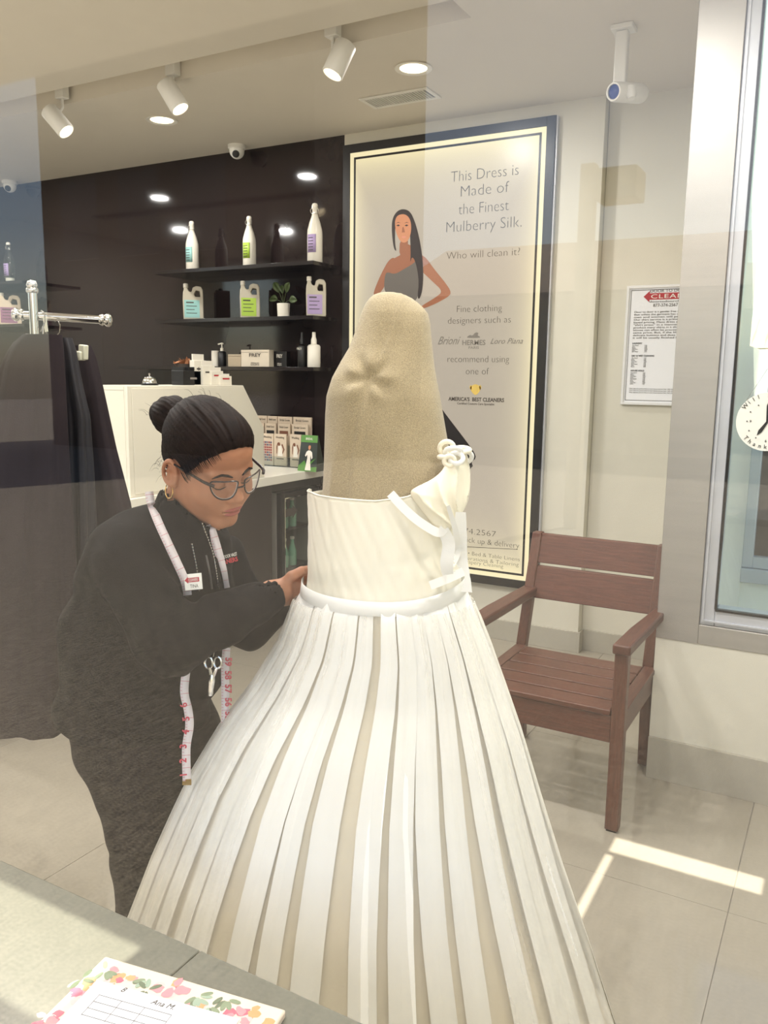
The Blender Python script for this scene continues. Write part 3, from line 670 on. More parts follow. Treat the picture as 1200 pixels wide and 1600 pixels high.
# black organiser with tiers, card stack, basket
ya = atx(275, 603, XS-.15)[1]; yb_ = atx(309, 603, XS-.15)[1]
t = thing('desk_organiser', 'black slotted desk organiser behind the chrome bell', 'organiser')
f = MB(); f.box((XS-.18, ya, zt), (XS-.10, yb_, zt+.075)); f.build('tray', m_black, t, bevel=.003)
for k in range(5): MB().box((XS-.18, ya+.01+k*(yb_-ya-.02)/4-.004, zt+.075), (XS-.10, ya+.01+k*(yb_-ya-.02)/4+.004, zt+.093)).build('divider', m_black, t)
MB().box((XS-.0995, ya+.05, zt+.03), (XS-.098, ya+.10, zt+.04)).build('label_slot', m_chrome, t)
m_card = mat('card_white', rgb(226, 220, 208), .6)
for k in range(4):
    a = atx(313+10*k, 600, XS-.06)[1]; hh = .16-.033*k
    t = thing('card_holder', ['tallest rear white card holder in the stepped row', 'white card holder second from the back of the stepped row', 'white card holder with red print, third in the stepped row', 'front low white card holder with red print'][k], 'card holder', 'stepped card holders')
    MB().box((XS-.13+.015*k, a, zt), (XS-.10+.015*k, a+.095, zt+hh*.8)).build('holder', m_milk, t, bevel=.002)
    MB().box((XS-.12+.015*k, a+.006, zt+.004), (XS-.112+.015*k, a+.089, zt+hh)).build('cards', m_card, t)
    MB().box((XS-.0998+.015*k, a+.02, zt+hh*.5), (XS-.099+.015*k, a+.075, zt+hh*.5+.008)).build('card_print', m_red if k > 1 else m_print, t)
q = np.array([XS-.26, atx(293, 575, XS-.26)[1], zt-.0])
t = thing('trinket_bowl', 'dark pedestal bowl holding dried orange petals', 'bowl')
MB().lathe([(.035, 0), (.012, .012), (.012, .045), (.05, .075), (.07, .11), (.066, .11), (.04, .08)], q, 24).build('bowl', m_darkmatt, t, ang=60)
f = MB(); rr = np.random.RandomState(3)
for i in range(60):
    c_ = np.array(q)+np.array([rr.uniform(-.05, .05), rr.uniform(-.05, .05), .105+rr.uniform(0, .02)]); u, v = rr.normal(size=3)*.014, rr.normal(size=3)*.014; f.add([c_-u, c_-v*.6, c_+u, c_+v*.6], [(0, 1, 2, 3)])
o = f.build('petals', mat('dried_petal', rgb(150, 96, 60), .8, noise=.3), t); tag(o, kind='stuff')
# brochures, three stepped rows facing the room
m_bro = mat('brochure_cream', rgb(206, 188, 166), .5); m_brop = mat('brochure_picture', rgb(120, 76, 56), .5); m_grid = [mat('swatch_print', rgb(*c), .5) for c in ((150, 60, 66), (70, 76, 110), (120, 112, 128))]
YR = 4.24
rk = thing('brochure_stand', 'stepped clear acrylic stand full of cream leaflets on the counter', 'stand')
xa = aty(398, 700, YR)[0]; xb = aty(487, 700, YR)[0]
for k in range(3):
    MB().box((xa-.01, YR+.032*k-.003, .926), (xb+.005, YR+.032*k, .99+.07*k)).build('tier_front', m_clear, rk, smooth=False)
MB().box((xa-.01, YR-.003, .926), (xb+.005, YR+.12, .930)).build('base', m_clear, rk, smooth=False)
rows = [(2, [(400, 417), (418, 433), (434, 456), (458, 486)], 649, 700), (1, [(392, 412), (414, 431), (434, 453), (456, 481)], 660, 715), (0, [(390, 408), (409, 427), (428, 447), (453, 470)], 676, 727)]
nmr = ['front', 'middle', 'back']; pos = ['leftmost', 'second from left', 'third from left', 'rightmost']
for (rw, items, yt, ybm) in rows:
    Y = YR+.032*rw+.006
    for i, (a, b) in enumerate(items):
        A = aty(a, yt+i*.8, Y); Bq = aty(b, yt+i*.8, Y); zb = .931+.05*rw; x0_, x1_ = A[0], Bq[0]
        t = thing('leaflet', f'cream leaflet, {pos[i]} of the {nmr[rw]} row in the acrylic stand', 'leaflet', 'leaflets in the acrylic stand')
        MB().box((x0_, Y, zb), (x1_, Y+.014, A[2])).build('booklet', m_bro, t, bevel=.001)
        y_ = Y-.0006; wd = x1_-x0_; hh = A[2]-zb
        text('lettering', 'Bridal Gown' if rw != 0 else 'Wedding', .02, frame4(((x0_+x1_)/2, y_, A[2]-.028), (1, 0, 0), (0, -1, 0)), m_print, t, width=wd*.7)
        if rw == 0 and i == 1:
            gm = [MB(), MB(), MB()]
            for r_ in range(8):
                for c2 in range(5): gm[(r_*2+c2) % 3 if r_ not in (2, 3) else 0].box((x0_+wd*(.12+.155*c2), y_-.0004, A[2]-.05-.016*r_-.011), (x0_+wd*(.12+.155*c2)+wd*.12, y_, A[2]-.05-.016*r_))
            for g_, mm in zip(gm, m_grid): g_.build('swatch_grid', mm, t)
        elif rw == 0:
            T = lambda u, v: (x0_+wd*u, y_-.0002, A[2]-hh*v)
            flat('printed_arm', [(.2, .4), (.3, .28), (.32, .3), (.27, .5), (.25, .62), (.2, .62)], m_brop, 1, t, T)
            flat('printed_arm', [(.62, .34), (.7, .3), (.88, .48), (.72, .62), (.68, .6), (.76, .48)], m_brop, 1, t, T)
            flat('printed_face', smooth([(.3, .3), (.35, .26), (.5, .27), (.52, .36), (.36, .38)], 1), m_brop, 1, t, T)
            flat('printed_dress', [(.34, .38), (.62, .36), (.66, .5), (.72, .7), (.3, .7), (.36, .5)], m_card, 1, t, T)
            flat('printed_band', [(.2, .76), (.8, .76), (.8, .79), (.2, .79)], m_print, 1, t, T)
        elif rw == 1:
            T = lambda u, v: (x0_+wd*u, y_-.0002, A[2]-v)
            flat('printed_picture', [(.15, .045), (.85, .045), (.85, .075 if i < 3 else .085), (.15, .075 if i < 3 else .085)], m_brop if i % 2 == 0 else m_black, 1, t, T)
t = thing('leaflet_display', 'green and dark leaflet in a tilted stand at the counter corner', 'leaflet display')
Y = 4.13; T = lambda u, v, k=0: tuple(np.array(aty(465+29*u, 731, Y))*[1, 0, 0]+np.array([0, Y+.05*(1-v)-k, .9255+(aty(480, 681, Y)[2]-.9255)*(1-v)]))
MB().add([T(0, 1), T(1, 1), T(.85, 0), T(-.02, 0), tuple(np.array(T(0, 1))+[0, .1, 0]), tuple(np.array(T(1, 1))+[0, .1, 0]), tuple(np.array(T(.85, 0))+[0, .006, 0]), tuple(np.array(T(-.02, 0))+[0, .006, 0])], [(0, 1, 2, 3), (4, 7, 6, 5), (0, 4, 5, 1), (1, 5, 6, 2), (2, 6, 7, 3), (3, 7, 4, 0)]).build('stand', mat('leaflet_dark', rgb(48, 56, 52), .35), t)
T2 = lambda u, v: T(u, v, .0015)
gm_ = mat('leaflet_green', rgb(82, 132, 58), .4)
flat('printed_header', [(-.02, 0), (.85, 0), (.88, .2), (-.02, .2)], gm_, 1, t, T2)
flat('printed_grass', [(0, .86), (.3, .7), (.5, .9), (1, .86), (1, 1), (0, 1)], gm_, 1, t, T2)
flat('printed_face', smooth([(.42, .30), (.50, .27), (.56, .30), (.55, .38), (.49, .41), (.43, .37)], 1), p_skin2, 2, t, T2)
flat('printed_figure', [(.44, .42), (.55, .42), (.66, .47), (.72, .62), (.66, .66), (.60, .55), (.60, .66), (.70, .97), (.38, .97), (.44, .64), (.42, .54), (.34, .60), (.30, .56), (.36, .46)], m_card, 2, t, T2)
flat('printed_leaf', [(.6, .75), (.9, .62), (.8, .7), (.65, .8)], gm_, 2, t, T2)
a = T2(.42, .13); text('lettering', 'BRIDAL', .02, frame4((a[0], a[1]-.001, a[2]), (1, 0, 0), (0, -1, .2)), m_card, t, width=.05)
# under-counter fridge
fg = thing('glass_door_fridge', 'under-counter fridge with a black frame and glass door beside the gown', 'fridge')
XF = XC-.06; ya = atx(440, 780, XF)[1]; yb_ = YB-.01; zf = .80
MB().box((XF-.5, ya, .03), (XF-.04, ya+.02, zf)).box((XF-.5, yb_-.02, .03), (XF-.04, yb_, zf)).box((XF-.5, ya+.02, zf-.02), (XF-.04, yb_-.02, zf)).box((XF-.5, ya+.02, .03), (XF-.04, yb_-.02, .05)).box((XF-.5, ya+.02, .05), (XF-.48, yb_-.02, zf-.02)).build('cabinet', mat('fridge_liner', rgb(150, 146, 138), .5), fg)
f = MB().box((XF-.038, ya, .02), (XF, ya+.03, zf)).box((XF-.038, yb_-.03, .02), (XF, yb_, zf)).box((XF-.038, ya+.03, .02), (XF, yb_-.03, .05)).box((XF-.038, ya+.03, zf-.03), (XF, yb_-.03, zf)); f.build('door_frame', m_black, fg, bevel=.002)
f = MB()
for (y0, y1, z0, z1) in ((ya+.03, ya+.036, .05, zf-.03), (ya+.036, yb_-.03, .05, .056), (ya+.036, yb_-.03, zf-.036, zf-.03)): f.box((XF-.002, y0, z0), (XF+.002, y1, z1))
f.build('door_trim', m_chrome, fg)
MB().box((XF-.02, ya+.03, .05), (XF-.014, yb_-.03, zf-.03)).build('glass_door', m_clear, fg, smooth=False)
for z in (.30, .55): MB().box((XF-.47, ya+.022, z), (XF-.05, yb_-.022, z+.01)).build('shelf', m_print, fg)
ar = atx(470, 798, XF)
MB().prism([(XF-.013, ya+.04, .70), (XF-.013, ya+.13, .70), (XF-.013, ya+.13, .715), (XF-.013, ya+.18, .675), (XF-.013, ya+.13, .635), (XF-.013, ya+.13, .65), (XF-.013, ya+.04, .65)], (.001, 0, 0)).build('arrow_decal', m_print, fg)
m_gb = mat('green_bottle_glass', rgb(150, 196, 168), .15); b0 = None
for z in (.31, .56, .05):
    for j in range(3):
        for k in range(1):
            lc = Vector((XF-.10-.12*k, ya+.075+.085*j, z))
            if b0 is None:
                b0 = thing('water_bottle', 'small green water bottle on the middle shelf behind the fridge door', 'bottle', 'green bottles inside the fridge')
                MB().lathe([(.026, 0), (.028, .01), (.028, .09), (.012, .14), (.012, .165)], (0, 0, 0), 14).build('bottle_body', m_gb, b0, ang=50)
                MB().lathe([(.014, .166), (.014, .182)], (0, 0, 0), 12).build('cap', m_cap, b0); b0.location = lc; b0['_keep'] = 1
            else:
                c_ = copy_tree(b0); c_.location = lc; c_['label'] = 'small green water bottle on the %s shelf behind the fridge door' % {.31: 'middle', .56: 'upper', .05: 'bottom'}[z]

# table with dried flowers behind the garment rail
t = thing('side_cabinet', 'brown wooden shelf cabinet half hidden behind the black clothes', 'cabinet')
MB().box((-4.7, 3.9, 0), (-4.1, 4.38, 1.0)).build('carcass', m_woodz, t, bevel=.004); MB().box((-4.72, 3.88, 1.0), (-4.08, 4.385, 1.03)).build('top', m_darkmatt, t)
for z in (.35, .68): MB().box((-4.66, 3.893, z), (-4.14, 3.9, z+.27)).build('drawer_front', m_woodx, t, bevel=.002)
t = thing('flower_arrangement', 'dried beige and brown flowers in a dark basket behind the rail', 'flowers')
q = (-4.42, 4.1, 1.031); MB().lathe([(.10, 0), (.14, .12), (.13, .12), (.09, .03)], q, 20).build('basket', m_woodx, t)
rr = np.random.RandomState(9)
for mm, nn in ((mat('dry_flower', rgb(170, 150, 122), .8), 70), (mat('dry_leaf', rgb(96, 72, 54), .8), 70)):
    f = MB()
    for i in range(nn):
        c_ = np.array(q)+np.array([rr.uniform(-.2, .2), rr.uniform(-.14, .14), rr.uniform(.1, .3)])
        for j in range(5):
            u = rr.normal(size=3)*.02; v = rr.normal(size=3)*.02; f.add([c_, c_+u, c_+u+v, c_+v], [(0, 1, 2, 3)])
    tag(f.build('blossoms', mm, t), kind='stuff')
f = MB()
for i in range(30): a_ = rr.uniform(-.15, .15, 2); f.tube([(q[0], q[1], q[2]+.03), (q[0]+a_[0], q[1]+a_[1], q[2]+.22)], .002, 5)
tag(f.build('stems', m_bark, t), kind='stuff')

# ------------------------------------------------------------------ ceiling fittings
m_lamp = mat('spot_white', rgb(226, 224, 218), .4)
m_glow = mat('lamp_glow', (1, .9, .7, 1), .5, emit=(1, .80, .52, 1), estr=7.0)
def spot(px, mount, top, bot, label):
    zt = ZC+.088; mt = atz(*mount, ZC+.02); d = np.linalg.norm(mt-CAM)*(FWD@((mt-CAM)/np.linalg.norm(mt-CAM)))
    a = Vector(atd(*top, d)); b = Vector(atd(*bot, d)); t = thing('track_spotlight', label, 'spotlight', 'white spotlights in the ceiling slot')
    MB().box((mt[0]-.03, mt[1]-.022, ZC+.012), (mt[0]+.03, mt[1]+.022, zt)).build('adapter', m_lamp, t, bevel=.003)
    mid = a.lerp(b, .28)
    ax = (b-a).normalized(); L = (b-a).length; R = .046
    arm0 = Vector((mt[0], mt[1], ZC+.012))
    MB().tube([arm0, Vector((mt[0], mt[1], ZC-.03)), mid.lerp(Vector((mt[0], mt[1], mid.z)), .6)+Vector((0, 0, .02)), mid], .008, 10).build('bracket', m_lamp, t)
    MB().lathe([(R*.9, 0), (R, .004), (R, L-.002), (R*.97, L), (R*.88, L), (R*.85, L-.03)], a, 32, axis=ax).build('lamp_body', m_lamp, t, ang=40)
    MB().lathe([(R*.8, L-.028), (R*.8, L-.024)], a, 24, axis=ax).build('lens', m_glow, t)
    ld = bpy.data.lights.new('spot', 'SPOT'); ld.energy = 30; ld.spot_size = radians(50); ld.spot_blend = .6; ld.color = (1, .9, .76); ld.shadow_soft_size = .03
    lo = bpy.data.objects.new('spot_light', ld); COL.objects.link(lo); lo.parent = t; lo.location = a+ax*(L+.02); lo.rotation_euler = ax.to_track_quat('-Z', 'Y').to_euler()
spot(0, (97, 152), (76, 172), (104, 206), 'leftmost of the three white ceiling spotlights')
spot(0, (270, 116), (258, 130), (282, 171), 'middle of the three white ceiling spotlights, tilted down right')
spot(0, (520, 55), (541, 69), (519, 117), 'white ceiling spotlight nearest the lit poster, tilted down left')
def down(x, y, label, c_=None, en=14):
    c_ = atz(x, y, ZC) if c_ is None else c_; t = thing('downlight', label, 'downlight', 'recessed downlights')
    MB().lathe([(.088, -.004), (.085, -.007), (.066, -.005), (.062, -.001)], c_, 36, cap=False).build('trim_ring', m_lamp, t, ang=40)
    MB().lathe([(.063, -.0010), (.063, -.0025)], c_, 32).build('diffuser', m_glow, t)
    ld = bpy.data.lights.new('down', 'AREA'); ld.shape = 'DISK'; ld.size = .12; ld.energy = en; ld.color = (1, .975, .945)
    lo = bpy.data.objects.new('down_light', ld); COL.objects.link(lo); lo.parent = t; lo.location = (c_[0], c_[1], ZC-.012)
down(253, 187, 'round recessed downlight glowing warm above the panelled wall')
down(646, 106, 'round recessed downlight glowing warm above the lit poster')
for i_, (x_, y_) in enumerate([(-5.0, 3.6), (-5.0, 1.9), (-3.9, 1.9), (-2.8, 1.9), (-1.8, 1.9), (-.8, 1.9), (.1, 1.9), (-5.9, 2.4), (-4.6, 1.1), (-1.7, 1.0), (-.4, 1.0)]):  # extra downlights out of view, added to brighten the room and gown front
    down(0, 0, 'added out-of-view downlight brightening the shop floor and the gown', np.array([x_, y_, ZC]), 10 if y_ < 1.05 else 18)
# air vent
t = thing('ceiling_vent', 'white rectangular ceiling air vent with slanted louvres', 'vent')
vx0, vx1, vy0, vy1 = -2.345, -1.955, 3.87, 4.04
f = MB(); e_ = .022
for (a, b, c2, d) in ((vx0, vx0+e_, vy0, vy1), (vx1-e_, vx1, vy0, vy1), (vx0+e_, vx1-e_, vy0, vy0+e_), (vx0+e_, vx1-e_, vy1-e_, vy1)): f.box((a, c2, ZC-.008), (b, d, ZC-.0005))
f.build('frame', m_lamp, t, bevel=.002)
MB().box((vx0+e_, vy0+e_, ZC-.0015), (vx1-e_, vy1-e_, ZC-.0005)).build('backing', m_black, t)
me0 = None
for i in range(22):
    x = vx0+e_+.008+i*(vx1-vx0-2*e_-.012)/22
    if me0 is None: me0 = MB().prism([(0, vy0+e_, ZC-.0075), (.0045, vy0+e_, ZC-.0075), (.006, vy0+e_, ZC-.002), (.0015, vy0+e_, ZC-.002)], (0, vy1-vy0-2*e_, 0)).build('louvre', m_lamp, t); me0.location.x = x
    else: o = bpy.data.objects.new('louvre', me0.data); COL.objects.link(o); o.parent = t; o.location.x = x
# dome cameras
def dome(x, y, label):
    c_ = atz(x, y, ZC); t = thing('dome_camera', label, 'camera', 'dome security cameras')
    MB().lathe([(.055, 0), (.055, -.02), (.05, -.024)], c_, 28).build('base', m_lamp, t)
    pr = [(.046, -.024)]+[(.046*cos(a_), -.035-.046*sin(a_)) for a_ in np.linspace(0, pi/2*.97, 9)]
    MB().lathe(pr, c_, 28).build('ball', m_lamp, t, ang=60)
    ax = Vector((.35, -.65, -.5)).normalized(); q = Vector(c_)+Vector((0, 0, -.035))
    MB().lathe([(.022, .038), (.022, .047), (.018, .049)], q, 20, axis=ax).build('lens', m_black, t)
dome(370, 227, 'white dome security camera over the bottle shelves'); dome(15, 283, 'white dome security camera at the far left of the ceiling')
# bracketed camera at top right
YQ = 3.60; c_ = aty(975, 40, YQ); t = thing('bracket_camera', 'white boxy security camera with blue lens on a ceiling bracket, right of the poster', 'camera')
MB().box((c_[0]-.045, YQ-.04, ZC-.02), (c_[0]+.045, YQ+.04, ZC)).build('mount', m_lamp, t, bevel=.004)
MB().box((c_[0]-.028, YQ-.02, ZC-.24), (c_[0]+.022, YQ+.02, ZC-.02)).build('drop_arm', m_lamp, t, bevel=.006)
b_0 = Vector((c_[0]+.06, YQ+.10, ZC-.235)); b_1 = Vector((c_[0]-.01, YQ-.07, ZC-.265)); ax = (b_1-b_0).normalized(); L = (b_1-b_0).length
MB().lathe([(.036, 0), (.038, .01), (.038, L-.01), (.034, L), (.028, L), (.028, L-.008)], b_0, 28, axis=ax).build('camera_body', m_lamp, t, ang=40)
MB().lathe([(.027, L-.006), (.02, L-.003)], b_0, 24, axis=ax).build('lens', mat('blue_lens', rgb(40, 62, 130), .1), t)
MB().lathe([(.006, 0), (.02, .01), (.02, .045), (.014, .06)], Vector((c_[0]+.045, YQ-.02, ZC-.235)), 16, axis=(.2, -.3, -1)).build('sensor', m_lamp, t, ang=50)

# ------------------------------------------------------------------ wooden armchair
t = thing('wooden_armchair', 'reddish-brown slatted wooden armchair standing by the window wall', 'chair')
CX0, CX1, CY0 = -1.118, -.557, 2.622; lw = .044
def yb_at(z): return 3.13+max(0, z-.40)*.33 - max(0, .40-z)*-.09
for x in (CX0, CX1-lw):
    MB().box((x, CY0, 0.006), (x+lw, CY0+lw, .622)).build('front_leg', m_woodz, t, bevel=.004)
    MB().box((x+.005, CY0+.005, 0), (x+lw-.005, CY0+lw-.005, .006)).build('foot_pad', m_black, t)
    pr = [(yb_at(0)+.0, .006), (yb_at(.40), .40), (yb_at(.62), .62), (yb_at(.865), .865)]
    poly = [(x-.004 if x < -.8 else x-.012, y, z) for y, z in pr]+[(x-.004 if x < -.8 else x-.012, y+.042, z) for y, z in pr[::-1]]
    MB().prism(poly, (.04, 0, 0)).build('back_post', m_woodz, t, bevel=.004)
for s_, x in ((-1, CX0-.012), (1, CX1-lw-.006)):
    poly = [(x, CY0-.012, .622), (x+.058, CY0-.012, .622), (x+.064, CY0+.2, .622), (x+.07 if s_ > 0 else x+.06, 3.27, .612), (x+.03 if s_ > 0 else x, 3.27, .612), (x+.006 if s_ > 0 else x-.004, CY0+.2, .622)]
    MB().prism(poly, (0, 0, .034)).build('armrest', m_woody, t, bevel=.006)
zt = .425; XA, XB = CX0+lw-.012, CX1-lw+.012
MB().box((CX0+lw, CY0+.008, zt-.115), (CX1-lw, CY0+.03, zt-.021)).build('front_apron', m_woodx, t, bevel=.003)
for x in (CX0+.01, CX1-.032): MB().box((x, CY0+lw, zt-.10), (x+.022, 3.13, zt-.021)).build('side_apron', m_woody, t, bevel=.003)
MB().box((CX0+lw, 3.10, zt-.09), (CX1-lw, 3.122, zt-.021)).build('rear_apron', m_woodx, t, bevel=.002)
me0 = None; ns = 5; y0 = CY0+.002; dp = (3.125-y0)/ns
for i in range(ns):
    if me0 is None: me0 = MB().box((CX0+lw+.004, 0, 0), (CX1-lw-.004, dp-.010, .020)).build('seat_slat', m_woodx, t, bevel=.004); me0.location = (0, y0, zt-.02)
    else: o = copy_tree(me0, t); o.location = (0, y0+i*dp, zt-.02)
for x in (CX0+.002, CX1-lw-.002): MB().box((x, CY0+lw, zt-.02), (x+lw, 3.125, zt)).build('seat_side_rail', m_woody, t, bevel=.003)
for z0, z1 in ((.745, .862), (.605, .733)):
    poly = [(CX0+.03, yb_at(z0)+.008, z0), (CX0+.03, yb_at(z1)+.008, z1), (CX0+.03, yb_at(z1)+.028, z1), (CX0+.03, yb_at(z0)+.028, z0)]
    MB().prism(poly, (CX1-CX0-.068, 0, 0)).build('back_slat', m_woodx, t, bevel=.003)

# ------------------------------------------------------------------ dress form and gown
HR = np.array([cos(YAW), sin(YAW), 0.0]); HF = np.array([-sin(YAW), cos(YAW), 0.0])
DM = 1.80
def rowinfo(rows, y):
    ys_ = [r[0] for r in rows]; return np.interp(y, ys_, [r[1] for r in rows]), np.interp(y, ys_, [r[2] for r in rows])
def loft_pt(rows, y, th, ratio, grow=0.0, rad=1.0):
    xl, xr = rowinfo(rows, y); a = atd(xl, y, DM); b = atd(xr, y, DM); c = (a+b)/2; w_ = np.linalg.norm(b-a)/2
    w_ = w_*rad+grow; return c + HR*(w_*cos(th)) - HF*((w_*ratio)*sin(th))
def loft(rows, ys_, n, ratio, disp=None, grow=0.0, a0=0.0, a1=2*pi, cap=True):
    closed = abs(a1-a0-2*pi) < 1e-6; m = n if closed else n+1; vs = []; fs = []
    for i, y in enumerate(ys_):
        rt_ = ratio(y) if callable(ratio) else ratio
        for k in range(m):
            th = a0+(a1-a0)*k/n; g = grow+(disp(y, th) if disp else 0); vs.append(loft_pt(rows, y, th, rt_, g))
    for i in range(len(ys_)-1):
        for k in range(n if closed else n):
            j = (k+1) % m if closed else k+1; fs.append((i*m+k, i*m+j, (i+1)*m+j, (i+1)*m+k))
    if cap and closed: fs.append(tuple(range(m)))
    return MB().add(vs, fs)
m_jersey = mat('beige_jersey', rgb(166, 150, 118), .9, noise=.22, nscale=420, bump=.5, bscale=500, sheen=.3, detail=2)
form_rows = [(457, 597, 618), (458.5, 590, 626), (461, 584, 634), (466, 578, 644), (472, 573, 652), (480, 569, 661), (490, 565, 669), (505, 560, 672.5), (525, 554, 674), (545, 546, 676), (565, 534, 678), (590, 520, 682), (620, 510.5, 688), (650, 508, 693), (690, 507, 699), (730, 506, 707), (768, 504, 711), (800, 500, 712), (860, 496, 712), (930, 494, 712)]
seam = [(457, 620), (480, 617), (520, 607), (560, 592), (592, 574), (640, 562), (700, 550), (768, 546)]
def form_disp(y, th):
    xl, xr = rowinfo(form_rows, y); px = (xl+xr)/2+(xr-xl)/2*cos(th); fr = sin(th)
    if fr < 0: return .002*sin(3*th+y*.02)
    sx_ = np.interp(y, [s[0] for s in seam], [s[1] for s in seam]); d = px-sx_
    g = -.0035*math.exp(-(d/3.0)**2)+.003*math.exp(-((d-6)/5.0)**2)
    r2 = ((px-578)/16)**2+((y-592)/13)**2; g -= .016*math.exp(-r2)
    an = atan2(y-592, px-578); rr_ = sqrt((px-578)**2+(y-592)**2)
    g += .006*math.exp(-((rr_-24)/15)**2)*(cos(an*5+.6)+.3)
    g += .008*math.exp(-((px-545)/24)**2-((y-600)/30)**2)
    g += .0016*sin(px*.11+y*.035)+.0012*sin(px*.05-y*.06)
    g += .004*math.exp(-(((px-525)+(y-735)*.12)/5)**2)*max(0, min(1, (y-690)/60))
    return g*min(1, fr*3)
df = thing('dress_form', 'dress form padded out with beige jersey wearing the ivory gown', 'dress form')
ysf = [457, 457.6, 458.5, 459.7, 461, 463, 466, 469]+list(np.arange(472, 930, 3.0))
loft(form_rows, ysf, 150, lambda y: .74, form_disp).build('jersey_cover', m_jersey, df, ang=80)
base = atd(603, 915, DM)
MB().tube([(base[0], base[1], .05), (base[0], base[1], base[2]-.02)], .018, 16).build('stand_pole', m_chrome, df)
MB().lathe([(.17, 0), (.17, .012), (.03, .03), (.02, .06)], (base[0], base[1], 0), 32).build('stand_base', m_black, df)

m_sat = mat('ivory_satin', rgb(246, 240, 222), .38, noise=.04, nscale=6, sheen=.2, stretch=(1, 1, .4))
m_lining = mat('cream_lining', rgb(226, 214, 188), .6, noise=.05, nscale=5)
m_rib = mat('white_ribbon', rgb(248, 247, 243), .42, noise=.015, bump=.06, bscale=300)
m_tulle = bpy.data.materials.new('sheer_tulle'); m_tulle.use_nodes = True
n = m_tulle.node_tree.nodes; l = m_tulle.node_tree.links; b_ = n['Principled BSDF']
b_.inputs['Base Color'].default_value = rgb(250, 246, 236); b_.inputs['Roughness'].default_value = .7
tr_ = n.new('ShaderNodeBsdfTransparent'); mx = n.new('ShaderNodeMixShader'); lw_ = n.new('ShaderNodeLayerWeight'); lw_.inputs[0].default_value = .35
mr = n.new('ShaderNodeMapRange'); mr.inputs[3].default_value = .16; mr.inputs[4].default_value = .95; l.new(lw_.outputs['Facing'], mr.inputs[0])
l.new(mr.outputs[0], mx.inputs[0]); l.new(tr_.outputs[0], mx.inputs[1]); l.new(b_.outputs[0], mx.inputs[2]); l.new(mx.outputs[0], n['Material Output'].inputs[0])
gown = thing('wedding_gown', 'ivory wedding gown with a full skirt of white ribbon strips on the dress form', 'gown')
body_rows = [(762, 482, 715), (780, 482.5, 716), (820, 483, 715), (860, 483, 714), (905, 482, 719), (935, 478, 724)]
# bodice: open top edge, rising toward the draped shoulder on the right
def top_y(th):
    x = cos(th)
    if sin(th) < -.2: return 775
    return np.interp(x, [-1, -.93, -.85, -.1, .3, .62, .8, .95, 1.0], [768, 766, 768, 770, 764, 748, 738, 726, 722])
vs = []; fs = []; N = 180; R_ = 26
for i in range(R_+1):
    for k in range(N):
        th = 2*pi*k/N; yt_ = top_y(th); y = yt_+(932-yt_)*i/R_
        g = .0012*sin(th*23)*sin(i*.5)+.0008*sin(th*41+i)
        for sx_ in (520, 592, 655): g -= .002*math.exp(-((600+118*cos(th)-sx_-(y-850)*.04)/1.6)**2) if sin(th) > 0 else 0
        vs.append(loft_pt(body_rows, max(y, 700), th, .76, g))
for i in range(R_):
    for k in range(N): fs.append((i*N+k, i*N+(k+1) % N, (i+1)*N+(k+1) % N, (i+1)*N+k))
MB().add(vs, fs).build('bodice', m_sat, gown, solid=.003, ang=60)
# top facing edge
f = MB(); pts = []
for k in range(0, N, 2): th = 2*pi*k/N; pts.append(loft_pt(body_rows, max(700, top_y(th)), th, .76, .0015))
f.tube(pts, .0022, 6, closed=True); f.build('top_edging', m_sat, gown)
# skirt
skirt_rows = [(905, 482, 722), (915, 481, 724), (940, 468, 734), (1000, 446, 758), (1060, 410, 780), (1130, 358, 805), (1200, 316, 826), (1260, 288, 844), (1330, 257, 866), (1430, 219, 900), (1500, 196, 922), (1563, 176, 942)]
def s_ratio(y): return float(np.interp(y, [905, 960, 1060, 1300, 1563], [.76, .74, .66, .70, .76]))
ph = RNG.uniform(0, 6, 8)
def fold(y, th):
    u = np.clip((y-905)/650, 0, 1)
    a = .003+.011*u**.9
    g = a*(sin(th*9+ph[0]+.8*sin(2*th+ph[1]))*.8+sin(th*16+ph[2]+sin(3*th))*.4)+.0034*(1-u)**2*min(1, u*12)*sin(th*38+ph[3])
    g += .003*math.exp(-((y-930)/20)**2)*sin(th*48)
    return g
ysk = list(np.linspace(905, 960, 14))+list(np.linspace(970, 1562, 60))
loft(skirt_rows, ysk, 360, s_ratio, fold, grow=-.009, cap=False).build('lining', m_lining, gown, ang=90)
loft(skirt_rows, [y for y in ysk if y > 934], 300, s_ratio, lambda y, th: fold(y, th)*.8+.0015*sin(th*60+y*.01), grow=.0115, cap=False).build('tulle_layer', m_tulle, gown, ang=90)
def belt_dy(th): return 9*sin(th)-13*max(0, cos(th))**2 if sin(th) > 0 else -6-7*max(0, cos(th))**2+6*max(0, -cos(th))**2
